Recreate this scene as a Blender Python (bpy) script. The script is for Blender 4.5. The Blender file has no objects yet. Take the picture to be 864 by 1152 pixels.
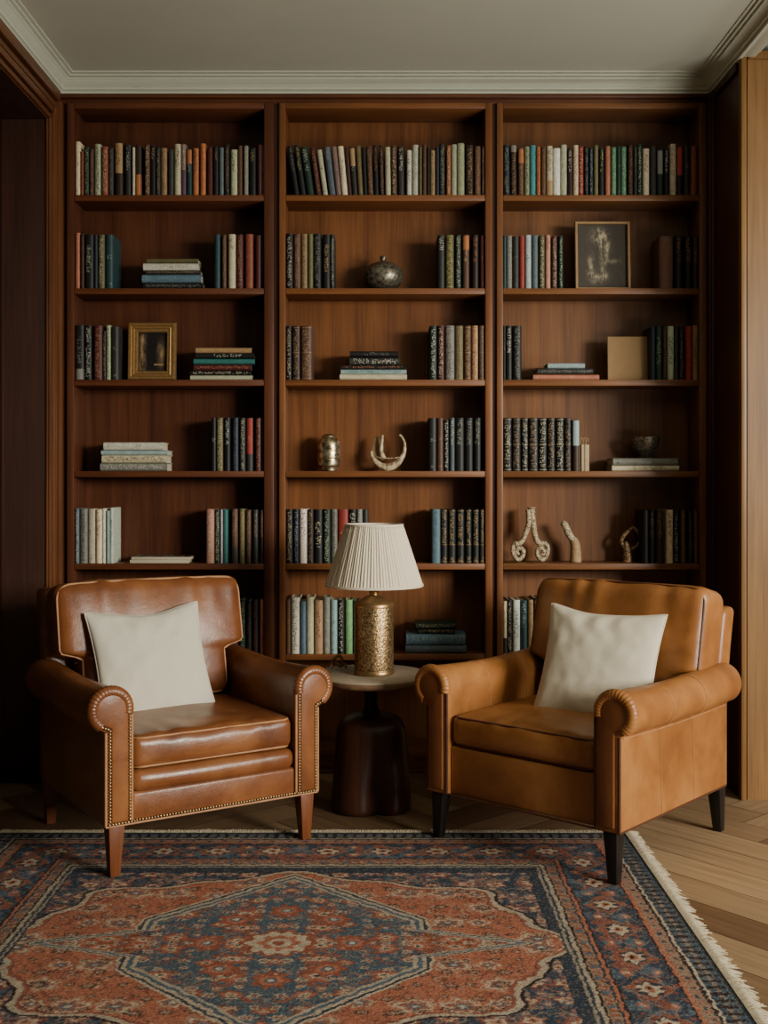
import bpy, bmesh, math, random
import numpy as np
from mathutils import Vector, Matrix, noise
R = random.Random(7)
C = bpy.context.scene.collection
PI = math.pi
F = 1265.0          # focal length in pixels of the 864x1152 frame
CH = 1.08           # camera height
HY = 545.0          # horizon row
def PX(px, Y): return (px - 432.0) * Y / F
def PZ(py, Y): return CH - (py - HY) * Y / F

# ------------------------------------------------------------------ helpers
def lin(c):
    return tuple(((v/255.)/12.92 if v/255. <= .04045 else ((v/255.+.055)/1.055)**2.4) for v in c)
_lin = lin
def lin(c, sat=.86):
    t = _lin(c); l = .2126*t[0]+.7152*t[1]+.0722*t[2]
    return tuple(l+(x-l)*sat for x in t)
def rgba(c): return (*lin(c), 1.0)
def rgw(c): return (*lin(c, 1.0), 1.0)

class MB:
    def __init__(self): self.v = []; self.f = []
    def add(self, vs, fs):
        n = len(self.v); self.v += [tuple(p) for p in vs]; self.f += [tuple(i+n for i in f) for f in fs]; return self
    def box(self, x0, x1, y0, y1, z0, z1):
        vs = [(x,y,z) for z in (z0,z1) for y in (y0,y1) for x in (x0,x1)]
        return self.add(vs, [(0,2,3,1),(4,5,7,6),(0,1,5,4),(2,6,7,3),(0,4,6,2),(1,3,7,5)])
    def prism(self, pts, a, b, axis='y'):
        n = len(pts)
        def P(p, t):
            if axis == 'y': return (p[0], t, p[1])
            if axis == 'z': return (p[0], p[1], t)
            return (t, p[0], p[1])
        vs = [P(p,a) for p in pts] + [P(p,b) for p in pts]
        fs = [tuple(range(n)), tuple(range(2*n-1, n-1, -1))]
        fs += [(i, n+i, n+(i+1)%n, (i+1)%n) for i in range(n)]
        return self.add(vs, fs)
    def lathe(self, prof, seg=48, cx=0, cy=0, rad=None):
        rings = []; vs = []
        for r, z in prof:
            if r < 1e-6: rings.append([len(vs)]); vs.append((cx,cy,z)); continue
            ids = []
            for k in range(seg):
                a = 2*PI*k/seg; q = r if rad is None else rad(r, z, a)
                ids.append(len(vs)); vs.append((cx+q*math.cos(a), cy+q*math.sin(a), z))
            rings.append(ids)
        fs = []
        for A, B in zip(rings, rings[1:]):
            if len(A) == 1 and len(B) == 1: continue
            for k in range(seg):
                k2 = (k+1) % seg
                if len(A) == 1: fs.append((A[0], B[k2], B[k]))
                elif len(B) == 1: fs.append((A[k], A[k2], B[0]))
                else: fs.append((A[k], A[k2], B[k2], B[k]))
        return self.add(vs, fs)
    def sweep(self, pts, rad, seg=8, closed=False, flat=1.0):
        pts = [Vector(p) for p in pts]; n = len(pts)
        rr = rad if callable(rad) else (lambda i, s: rad)
        vs = []; fs = []; up = None; s = 0
        for i, p in enumerate(pts):
            a = pts[i-1] if (i > 0 or closed) else p
            b = pts[(i+1) % n] if (i < n-1 or closed) else p
            t = (b-a)
            t = t.normalized() if t.length > 1e-9 else Vector((0,0,1))
            if up is None:
                up = Vector((0,0,1)) if abs(t.z) < .8 else Vector((1,0,0))
            u = (up - t*up.dot(t)).normalized(); w = t.cross(u); up = u
            if i: s += (p-pts[i-1]).length
            r = rr(i, s)
            for k in range(seg):
                an = 2*PI*k/seg
                vs.append(p + u*(r*math.cos(an)) + w*(r*flat*math.sin(an)))
        m = n if closed else n-1
        for i in range(m):
            j = (i+1) % n
            for k in range(seg):
                k2 = (k+1) % seg
                fs.append((i*seg+k, i*seg+k2, j*seg+k2, j*seg+k))
        if not closed:
            fs.append(tuple(range(seg-1,-1,-1))); fs.append(tuple((n-1)*seg+k for k in range(seg)))
        return self.add(vs, fs)
    def blob(self, c, r, seg=14):
        prof = [(math.sin(PI*i/8)*1.0, -math.cos(PI*i/8)) for i in range(9)]
        m = MB().lathe([(max(a,0) if 0 < k < 8 else 0, b) for k,(a,b) in enumerate(prof)], seg)
        rx, ry, rz = r if isinstance(r, tuple) else (r, r, r)
        return self.add([(c[0]+x*rx, c[1]+y*ry, c[2]+z*rz) for x,y,z in m.v], m.f)
    def build(self, name, mat, parent=None, bevel=0.0, smooth=40, seg=2, weld=False, col=None):
        me = bpy.data.meshes.new(name)
        me.from_pydata(self.v, [], self.f)
        bm = bmesh.new(); bm.from_mesh(me)
        if weld: bmesh.ops.remove_doubles(bm, verts=bm.verts, dist=1e-5)
        bmesh.ops.recalc_face_normals(bm, faces=bm.faces)
        if bevel:
            es = [e for e in bm.edges if len(e.link_faces) == 2 and e.calc_face_angle(0) > math.radians(32)]
            bmesh.ops.bevel(bm, geom=es, offset=bevel, segments=seg, profile=.5, affect='EDGES', clamp_overlap=True)
        bm.to_mesh(me); bm.free()
        if smooth:
            me.polygons.foreach_set('use_smooth', [True]*len(me.polygons))
            me.set_sharp_from_angle(angle=math.radians(smooth))
        me.materials.append(mat)
        o = bpy.data.objects.new(name, me); C.objects.link(o)
        if parent is not None: o.parent = parent
        if col is not None: o.color = rgba(col)
        return o

def tag(o, label=None, cat=None, group=None, kind=None):
    if label: o['label'] = label
    if cat: o['category'] = cat
    if group: o['group'] = group
    if kind: o['kind'] = kind
    return o
def empty(name, loc=(0,0,0), rz=0.0):
    o = bpy.data.objects.new(name, None); C.objects.link(o)
    o.location = loc; o.rotation_euler = (0,0,rz); o.empty_display_size = .05
    return o
def struct(o): o['kind'] = 'structure'; return o
def spl(pts, n=8, closed=False):
    P = [Vector(p) for p in pts]; out = []; N = len(P)
    for i in range(N if closed else N-1):
        g = (lambda k: P[k % N]) if closed else (lambda k: P[max(0, min(N-1, k))])
        a, b, c, d = g(i-1), g(i), g(i+1), g(i+2)
        for k in range(n):
            t = k/n
            out.append(.5*((2*b) + (c-a)*t + (2*a-5*b+4*c-d)*t*t + (3*b-a-3*c+d)*t**3))
    if not closed: out.append(P[-1])
    return out

# ------------------------------------------------------------------ materials
def newmat(name):
    m = bpy.data.materials.new(name); m.use_nodes = True
    nt = m.node_tree; b = nt.nodes['Principled BSDF']
    return m, nt, b
def N(nt, typ, **kw):
    n = nt.nodes.new(typ)
    for k, v in kw.items():
        if k in n.inputs.keys() if hasattr(n.inputs, 'keys') else False: n.inputs[k].default_value = v
        else: setattr(n, k, v)
    return n
def coords(nt, scale, kind='Object', rot=(0,0,0)):
    t = nt.nodes.new('ShaderNodeTexCoord'); mp = nt.nodes.new('ShaderNodeMapping')
    mp.inputs['Scale'].default_value = scale; mp.inputs['Rotation'].default_value = rot
    nt.links.new(t.outputs[kind], mp.inputs['Vector']); return mp.outputs['Vector']
def noise_tex(nt, vec, scale, detail=4, rough=.55, dist=0.0):
    n = nt.nodes.new('ShaderNodeTexNoise')
    n.inputs['Scale'].default_value = scale; n.inputs['Detail'].default_value = detail
    n.inputs['Roughness'].default_value = rough; n.inputs['Distortion'].default_value = dist
    nt.links.new(vec, n.inputs['Vector']); return n.outputs['Fac']
def ramp(nt, fac, stops):
    r = nt.nodes.new('ShaderNodeValToRGB'); e = r.color_ramp.elements
    while len(e) < len(stops): e.new(.5)
    for el, (p, c) in zip(e, stops): el.position = p; el.color = c
    nt.links.new(fac, r.inputs['Fac']); return r.outputs['Color']
def mixc(nt, a, b, fac, mode='MIX'):
    n = nt.nodes.new('ShaderNodeMix'); n.data_type = 'RGBA'; n.blend_type = mode
    for s, v in ((n.inputs['Factor'], fac), (n.inputs[6], a), (n.inputs[7], b)):
        if isinstance(v, (int, float)): s.default_value = v
        elif isinstance(v, tuple): s.default_value = v
        else: nt.links.new(v, s)
    return n.outputs[2]
def bump(nt, b, h, strength, dist=.001):
    n = nt.nodes.new('ShaderNodeBump'); n.inputs['Strength'].default_value = strength; n.inputs['Distance'].default_value = dist
    nt.links.new(h, n.inputs['Height']); nt.links.new(n.outputs['Normal'], b.inputs['Normal'])

def wood(name, c1, c2, axis='z', rough=.42, grain=1.0, objcol=False):
    m, nt, b = newmat(name)
    sc = {'z': (22,22,1.3), 'x': (1.3,22,22), 'y': (22,1.3,22)}[axis]
    v = coords(nt, sc)
    n1 = noise_tex(nt, v, 1.0*grain, 5, .6, .6)
    col = ramp(nt, n1, [(.3, rgw(c1)), (.7, rgw(c2))])
    sc2 = tuple(s*6 if s > 5 else s*2.5 for s in sc)
    n2 = noise_tex(nt, coords(nt, sc2), 1.0, 3, .7)
    col = mixc(nt, col, ramp(nt, n2, [(.35, (.55,.5,.48,1)), (.6, (1,1,1,1))]), .55, 'MULTIPLY')
    n3 = noise_tex(nt, coords(nt, (1.6,1.6,1.6)), 1.0, 2)
    col = mixc(nt, col, ramp(nt, n3, [(.3, (.78,.74,.72,1)), (.7, (1.1,1.08,1.05,1))]), .6, 'MULTIPLY')
    nt.links.new(col, b.inputs['Base Color'])
    b.inputs['Roughness'].default_value = rough; b.inputs['Specular IOR Level'].default_value = .35
    bump(nt, b, n2, .12, .0006)
    return m
def plain(name, c, rough=.6, metal=0.0, nscale=60, var=.15, bmp=.1, spec=.4):
    m, nt, b = newmat(name)
    v = coords(nt, (1,1,1))
    n = noise_tex(nt, v, nscale, 4)
    d = tuple(x*(1-var) for x in lin(c)); u = tuple(min(1, x*(1+var)) for x in lin(c))
    nt.links.new(ramp(nt, n, [(.3, (*d,1)), (.7, (*u,1))]), b.inputs['Base Color'])
    b.inputs['Roughness'].default_value = rough; b.inputs['Metallic'].default_value = metal
    b.inputs['Specular IOR Level'].default_value = spec
    if bmp: bump(nt, b, n, bmp, .001)
    return m
def objcolor(name, rough=.6, nscale=90, var=.18, metal=0.0):
    m, nt, b = newmat(name)
    oi = nt.nodes.new('ShaderNodeObjectInfo')
    ad = nt.nodes.new('ShaderNodeVectorMath'); ad.operation = 'ADD'
    nt.links.new(coords(nt, (1,1,.5)), ad.inputs[0]); nt.links.new(oi.outputs['Location'], ad.inputs[1])
    n = noise_tex(nt, ad.outputs[0], nscale, 4, .65)
    n9 = noise_tex(nt, ad.outputs[0], 420, 3, .7)
    col = mixc(nt, oi.outputs['Color'], ramp(nt, n, [(.3, (1-var,1-var,1-var,1)), (.7, (1.12,1.1,1.06,1))]), 1.0, 'MULTIPLY')
    col = mixc(nt, col, ramp(nt, n9, [(.35, (1-var*1.2,)*3+(1,)), (.65, (1+var*.6,)*3+(1,))]), 1.0, 'MULTIPLY')
    nt.links.new(col, b.inputs['Base Color'])
    b.inputs['Roughness'].default_value = rough; b.inputs['Metallic'].default_value = metal
    b.inputs['Specular IOR Level'].default_value = .3
    bump(nt, b, n, .12, .0006)
    return m
def leather(name, c1, c2, c3, rough=.4):
    m, nt, b = newmat(name)
    v = coords(nt, (1,1,1))
    n1 = noise_tex(nt, v, 5.0, 4, .6, .4)
    col = ramp(nt, n1, [(.28, rgw(c1)), (.5, rgw(c2)), (.74, rgw(c3))])
    n4 = noise_tex(nt, coords(nt, (4,9,2.2), rot=(.5,.3,.8)), 5.0, 6, .75, 1.5)
    col = mixc(nt, col, rgw(c3), ramp(nt, n4, [(.62, (0,0,0,1)), (.7, (.35,.35,.35,1))]))
    nt.links.new(col, b.inputs['Base Color'])
    vo = nt.nodes.new('ShaderNodeTexVoronoi'); vo.inputs['Scale'].default_value = 260
    nt.links.new(v, vo.inputs['Vector'])
    n2 = noise_tex(nt, v, 22, 5, .6)
    ad = nt.nodes.new('ShaderNodeMath'); ad.operation = 'MULTIPLY_ADD'; ad.inputs[1].default_value = .12
    nt.links.new(vo.outputs['Distance'], ad.inputs[0]); nt.links.new(n2, ad.inputs[2])
    bump(nt, b, ad.outputs[0], .28, .004)
    rr = nt.nodes.new('ShaderNodeMapRange'); rr.inputs[3].default_value = rough-.1; rr.inputs[4].default_value = rough+.14
    nt.links.new(n2, rr.inputs[0]); nt.links.new(rr.outputs[0], b.inputs['Roughness'])
    b.inputs['Specular IOR Level'].default_value = .5
    return m
def hammered(name, c1, c2, scale=160, rough=.32, metal=.9, bm=.8, thr=(.35,.62)):
    m, nt, b = newmat(name)
    v = coords(nt, (1,1,1))
    n = noise_tex(nt, v, scale, 3, .6)
    nt.links.new(ramp(nt, n, [(thr[0], rgba(c1)), (thr[1], rgba(c2))]), b.inputs['Base Color'])
    b.inputs['Roughness'].default_value = rough; b.inputs['Metallic'].default_value = metal
    bump(nt, b, n, bm, .002)
    return m
def vcol(name, rough=.9, var=.35, nscale=700, bm=.5):
    m, nt, b = newmat(name)
    a = nt.nodes.new('ShaderNodeVertexColor'); a.layer_name = 'Col'
    n = noise_tex(nt, coords(nt, (1,1,1)), nscale, 2, .7)
    col = mixc(nt, a.outputs['Color'], ramp(nt, n, [(.3, (1-var,1-var,1-var,1)), (.7, (1+var*.6,1+var*.6,1+var*.6,1))]), 1.0, 'MULTIPLY')
    nt.links.new(col, b.inputs['Base Color'])
    b.inputs['Roughness'].default_value = rough; b.inputs['Specular IOR Level'].default_value = .15
    if bm: bump(nt, b, n, bm, .002)
    return m

W_CASE = [wood('wood_case_left_dimmed', (70,38,25), (98,56,34)), wood('wood_case_middle', (98,58,32), (132,84,46)), wood('wood_case_right', (98,62,36), (130,86,50))]  # left case darker: light falloff to the left put into the wood colour
W_SHELF = [wood('wood_shelf_left_dimmed', (84,46,28), (112,65,38), 'x'), wood('wood_shelf_middle', (104,62,34), (138,88,49), 'x'), wood('wood_shelf_right', (102,65,37), (134,88,51), 'x')]  # left shelves carry the same painted falloff
W_TRIM = wood('wood_trim', (88,52,31), (122,76,44))
W_TRIMY = wood('wood_trim_beam', (88,52,31), (122,76,44), 'y')
W_TRIMX = wood('wood_trim_rail', (78,44,28), (108,64,38), 'x')
W_DARK = wood('wood_recess_shaded', (50,31,24), (66,40,30))  # recess wood darkened: the shade inside the opening is put into its colour
W_DEEP = wood('wood_deep', (58,30,20), (82,44,26))
W_OAK = wood('wood_light_panel', (112,80,44), (142,104,58))
M_CEIL = plain('ceiling_paint', (198,198,180), .9, nscale=3, var=.03, bmp=0)
M_CORN = plain('cornice_paint', (194,196,176), .75, nscale=5, var=.03, bmp=0)
M_COVER = objcolor('book_cloth', .5, var=.26)
M_LABEL = objcolor('book_label', .6, var=.12)
M_LETTER = objcolor('book_lettering', .5, var=.3, nscale=400)
M_PAGES = plain('book_pages', (188,176,146), .85, nscale=300, var=.18)
L_LEFT = leather('leather_cognac', (90,49,26), (118,69,36), (146,94,54), .30)
L_RIGHT = leather('leather_tan', (126,76,36), (152,98,50), (178,122,68), .38)
M_PIPE_L = plain('piping_tan', (172,118,68), .5)
M_PIPE_R = plain('piping_dark', (84,46,24), .5)
M_SEAM = plain('seam_tan', (176,122,72), .55)
M_NAIL = plain('nailhead_brass', (196,166,112), .3, .9, bmp=0)
M_LEG_L = wood('leg_walnut', (104,58,32), (136,80,46))
M_LEG_R = plain('leg_black', (26,21,19), .4)
M_LINEN = plain('linen', (205,198,176), .9, nscale=500, var=.1, bmp=.25, spec=.15)
M_LINEN_R = plain('linen_warm', (208,196,170), .9, nscale=500, var=.1, bmp=.25, spec=.15)
M_SHADE = plain('shade_silk', (222,208,180), .8, nscale=200, var=.06, bmp=.05, spec=.2)
M_GOLD = hammered('lamp_gold', (92,66,36), (206,170,110), 150, .34, .85, .9)
M_GOLDS = plain('lamp_gold_smooth', (186,146,88), .35, .85, bmp=.05)
M_TABLE = plain('table_stone', (168,150,126), .55, nscale=40, var=.12)
M_RIM = plain('table_rim', (120,88,56), .6, nscale=50, var=.2)
M_BASE = wood('table_base_wood', (52,30,21), (74,42,28), rough=.38)
M_STEM = plain('table_stem', (36,25,20), .45)
M_PEWTER = hammered('pewter', (70,64,54), (150,142,122), 90, .38, .75, .5)
M_JAR = hammered('jar_silver_gold', (110,86,50), (224,206,164), 60, .28, .9, .4)
M_HORN = hammered('carved_horn', (120,92,56), (206,184,142), 70, .5, .1, .4)
M_CARVE = hammered('carved_speckle', (58,42,28), (196,174,132), 190, .6, .1, .8, (.4,.56))
M_CARVEP = plain('carved_plain', (150,118,76), .65, nscale=60, var=.25)
M_BRONZE = hammered('bronze', (70,50,30), (190,144,86), 170, .5, .2, .8, (.42,.6))
M_GILT = plain('gilt_frame', (176,134,72), .36, .7, nscale=80, var=.2)
M_TANFR = plain('thin_frame', (150,116,72), .5, .2)
M_BOARD = plain('tan_board', (160,124,78), .8, nscale=30, var=.06)
M_VC = vcol('painted_canvas', .7, .25, 300, .1)
M_RUG = vcol('rug_wool', .95, .34, 520, .6)
M_FRINGE = plain('rug_fringe', (186,170,138), .95, nscale=200, var=.25)
M_BLACK = plain('shadow_gap', (20,14,12), .9, bmp=0)

# ------------------------------------------------------------------ room shell
YB = 4.2; YK = 4.365; XL = -1.212; XR = 1.225; ZB = 2.537; ZC = 2.60; YN = 3.845
def herringbone(x0, x1, y0, y1, W=.14, L=.70, ang=math.radians(41)):
    vs = []; fs = []; cols = []; uvs = []
    ca, sa = math.cos(ang), math.sin(ang); g = .0013
    def put(a, b, c, d, horiz):
        cx, cy = (a+c)/2, (b+d)/2
        X, Y = cx*ca - cy*sa, cx*sa + cy*ca
        if not (x0-.5 < X < x1+.5 and y0-.5 < Y < y1+.5): return
        n = len(vs)
        for p, q in ((a+g,b+g),(c-g,b+g),(c-g,d-g),(a+g,d-g)):
            vs.append((p*ca-q*sa, p*sa+q*ca, 0))
        fs.append((n,n+1,n+2,n+3))
        t = R.random(); base = Vector(lin((116,86,57))).lerp(Vector(lin((176,146,106))), t)
        base = base*R.uniform(.84,1.1); cols.extend([(*base,1)]*4)
        u = R.uniform(0,9)
        uvs.extend([(u,u),(u+(c-a),u),(u+(c-a),u+(d-b)),(u,u+(d-b))] if horiz else [(u,u),(u,u+(c-a)),(u+(d-b),u+(c-a)),(u+(d-b),u)])
    for j in range(-12, 13):
        for k in range(-70, 70):
            ox, oy = j*L + k*W, -j*L + k*W
            put(ox, oy, ox+L, oy+W, True); put(ox, oy+W, ox+W, oy+W+L, False)
    return vs, fs, cols, uvs
def floor():
    vs, fs, cols, uvs = herringbone(-2.6, 2.6, .6, 4.4)
    n = len(vs)
    vs += [(-3,-1,-.0012),(3.2,-1,-.0012),(3.2,4.45,-.0012),(-3,4.45,-.0012)]; fs.append((n,n+1,n+2,n+3))
    cols += [(.05,.03,.018,1)]*4; uvs += [(0,0)]*4
    me = bpy.data.meshes.new('floor'); me.from_pydata(vs, [], fs)
    ca = me.color_attributes.new('Col', 'FLOAT_COLOR', 'CORNER'); ul = me.uv_layers.new(name='UVMap')
    ca.data.foreach_set('color', [x for c in cols for x in c]); ul.data.foreach_set('uv', [x for c in uvs for x in c])
    m, nt, b = newmat('oak_herringbone')
    a = nt.nodes.new('ShaderNodeVertexColor'); a.layer_name = 'Col'
    v = coords(nt, (3,60,1), 'UV'); nn = noise_tex(nt, v, 1.0, 6, .65, .5)
    col = mixc(nt, a.outputs['Color'], ramp(nt, nn, [(.3, (.62,.58,.55,1)), (.65, (1.08,1.06,1.02,1))]), .8, 'MULTIPLY')
    nt.links.new(col, b.inputs['Base Color']); b.inputs['Roughness'].default_value = .5
    b.inputs['Specular IOR Level'].default_value = .3
    bump(nt, b, nn, .1, .001)
    me.materials.append(m)
    o = bpy.data.objects.new('floor', me); C.objects.link(o); return struct(o)
floor()
struct(MB().box(-3, 3.2, -1, 4.45, ZC, ZC+.05).build('ceiling', M_CEIL))
struct(MB().box(XL-.06, 1.29, YK+.014, YK+.06, 0, ZC).build('wall_back', W_DEEP))
# left wall with a wide opening under a lintel; a dark panelled recess beyond it
w = MB(); w.box(XL-.008, XL, YB-.144, YK+.06, 0, 2.40); w.box(XL-.008, XL, 1.0, YK+.06, 2.40, ZC)
struct(w.build('wall_left', W_TRIM, bevel=.002))
m = MB()   # casing mouldings around the opening
for a, b2, d in ((0, .018, .010), (.026, .05, .016), (.058, .075, .012), (.09, .128, .020)):
    m.box(XL, XL+d, YB-.144+a, YB-.144+b2, 0, 2.405+a)
struct(m.build('trim_1', W_TRIM, bevel=.003))
m = MB()
for a, b2, d in ((0, .018, .010), (.026, .05, .016), (.058, .075, .012), (.09, .13, .020)):
    m.box(XL, XL+d, 1.0, YB-.144+a, 2.402+a, 2.402+b2)
struct(m.build('trim_2', W_TRIMY, bevel=.003))
m = MB(); m.box(-3, XL-.0085, YB-.138, YB-.11, 0, 2.40)
for x in (-1.38, -1.59, -1.80): m.box(x-.006, x+.006, YB-.141, YB-.13, .1, 2.40)
struct(m.build('wall_recess', W_DARK, bevel=.002))
struct(MB().box(-3, XL-.0085, .9, YB-.11, 2.40, 2.43).build('ceiling_recess', W_DARK))
# right return and the lit panel facing the room
w = MB(); w.box(XR, XR+.06, YN+.026, YK+.06, 0, ZB)
struct(w.build('wall_right', W_DEEP, bevel=.001))
m = MB(); m.box(XR+.02, 3.0, YN+.006, YN+.026, 0, 2.563)
struct(m.build('wall_panel', W_OAK))
m = MB(); m.box(XR-.004, XR+.014, YN-.004, YN+.03, 0, 2.563); m.box(XR+.02, 3.0, YN-.004, YN+.006, 2.535, 2.563);
struct(m.build('trim_3', W_OAK, bevel=.002))
m = MB(); m.box(XR-.014, XR, YB-.05, YB-.03, 0, ZB); m.box(XR-.018, XR, YB-.026, YB+.02, 0, ZB)
m.box(XR-.012, XR, YN+.04, YB-.05, ZB-.03, ZB)
struct(m.build('trim_4', W_DEEP, bevel=.002))
struct(MB().box(3.0, 3.12, -.9, YN, 2.18, ZC).build('wall_light_blocker', M_CEIL))  # unseen header added to block window light and dim the top shelves
# cornice: stepped profile (offset from wall, height above ZB)
H = ZC - ZB
CP = [(0,0),(.012,0),(.012,.007),(.007,.009),(.020,.013),(.020,.019),(.015,.021),(.024,.026),(.038,.040),(.045,.042),(.045,.047),(.040,.048),(.056,.051),(.056,.056),(.052,.057),(.068,.059),(.068,H),(0,H)]
def cornice(name, path):
    """path: 3 corner points; profile mitred along the run"""
    vs = []; n = len(CP)
    for (x, y, dx, dy) in path:
        for o_, h in CP: vs.append((x+dx*o_, y+dy*o_, ZB+h))
    fs = []
    for i in range(len(path)-1):
        for k in range(n):
            k2 = (k+1) % n; fs.append((i*n+k, i*n+k2, (i+1)*n+k2, (i+1)*n+k))
    fs += [tuple(range(n)), tuple((len(path)-1)*n+k for k in range(n-1,-1,-1))]
    return struct(MB().add(vs, fs).build(name, M_CORN, smooth=30))
cornice('trim_5', [(XL,.9,1,0),(XL,YB,1,-1),(XR,YB,-1,-1),(XR,.9,-1,0)])
m = MB(); m.box(XR, XR+.045, .9, YN+.0, ZB+.004, ZC); m.box(XR+.045, XR+.06, .9, YN, ZB+.018, ZC)
struct(m.build('trim_6', M_CORN, bevel=.002))
# fascia above the cases and dark recesses between them
m = MB(); m.box(XL, XR, YB-.006, YB+.03, 2.524, ZB); m.box(XL, XR, YB+.012, YB+.03, 2.506, 2.524)
struct(m.build('trim_7', W_TRIMX, bevel=.0015))

# ------------------------------------------------------------------ bookcases
SH = [PZ(y, YB) for y in (219, 324, 427, 530, 634, 736)]   # shelf tops
ZBOT = PZ(841, YB)
BAYS = [(75, 83, 297, 308), (314, 321, 546, 554), (559, 566, 787, 795)]
BL = ['left reddish-brown wooden bookcase with a gold picture frame, behind the nailhead armchair',
      'middle honey-brown wooden bookcase behind the table lamp, with a round pewter vase',
      'right brown wooden bookcase with a dark framed picture, behind the black-legged armchair']
WHICH = ['left', 'middle', 'right']
SHELF = ['top', 'second', 'third', 'fourth', 'fifth', 'sixth']
for i, (a, b_, c_, d) in enumerate(BAYS):
    X0, X1, X2, X3 = [PX(v, YB) for v in (a, b_, c_, d)]
    root = tag(empty('bookcase', ((X0+X3)/2, YB, 0)), BL[i], 'bookcase', 'built-in bookcases along the back wall')
    ox = (X0+X3)/2
    def part(mb, name, mat, bv=.0015):
        mb.v = [(x-ox, y-YB, z) for x, y, z in mb.v]; return mb.build(name, mat, root, bevel=bv)
    zt = 2.506
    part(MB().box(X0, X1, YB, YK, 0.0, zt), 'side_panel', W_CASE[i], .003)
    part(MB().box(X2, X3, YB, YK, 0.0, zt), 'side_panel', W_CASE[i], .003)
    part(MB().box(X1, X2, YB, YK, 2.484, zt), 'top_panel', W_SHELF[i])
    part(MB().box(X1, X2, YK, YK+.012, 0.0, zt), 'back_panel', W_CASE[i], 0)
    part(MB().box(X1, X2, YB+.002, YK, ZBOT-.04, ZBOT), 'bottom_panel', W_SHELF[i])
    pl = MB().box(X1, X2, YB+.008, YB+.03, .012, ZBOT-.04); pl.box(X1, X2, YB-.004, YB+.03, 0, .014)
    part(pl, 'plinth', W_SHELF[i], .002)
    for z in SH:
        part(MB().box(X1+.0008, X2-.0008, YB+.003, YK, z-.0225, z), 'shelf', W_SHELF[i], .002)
# recess strips between the cases
for k, (a, b_) in enumerate(((308, 314), (554, 559), (67, 75), (795, 799.5))):
    x0, x1 = PX(a, YB), PX(b_, YB)
    struct(MB().box(x0+.0005, x1-.0005, YB+.014, YB+.03, 0, 2.506).build('trim_%d' % (8+k), W_DEEP))

# ------------------------------------------------------------------ books
COL = dict(cream=(206,194,156), offwhite=(208,204,184), white=(214,214,204), palegreen=(178,184,150), black=(30,30,29), charcoal=(52,52,49),
  navy=(34,40,54), darkgreen=(30,54,44), green=(74,124,90), brightgreen=(112,172,104), teal=(36,114,108), turquoise=(52,142,146),
  darkteal=(36,68,72), brown=(92,62,44), darkbrown=(54,38,31), tan=(166,130,84), orange=(176,102,48), salmon=(184,110,80), rust=(138,70,44),
  red=(160,50,38), maroon=(82,34,31), pink=(196,138,116), olive=(100,94,56), sage=(150,156,120), grey=(126,126,117), slate=(84,98,108),
  paleblue=(146,172,172), steelblue=(88,120,136), mauve=(132,106,100), gold=(186,150,82), yellow=(190,180,80), lilac=(170,160,170), purple=(84,60,80))
NICE = dict(offwhite='off-white', palegreen='pale green', darkgreen='dark green', brightgreen='bright green', darkteal='dark teal',
  darkbrown='dark brown', paleblue='pale blue', steelblue='steel blue')
def nice(c): return NICE.get(c, c)
ORD = ['first','second','third','fourth','fifth','sixth','seventh','eighth','ninth','tenth','eleventh','twelfth','thirteenth','fourteenth',
  'fifteenth','sixteenth','seventeenth','eighteenth','nineteenth','twentieth','twenty-first','twenty-second','twenty-third','twenty-fourth',
  'twenty-fifth','twenty-sixth','twenty-seventh','twenty-eighth','twenty-ninth','thirtieth','thirty-first','thirty-second','thirty-third','thirty-fourth']

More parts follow.
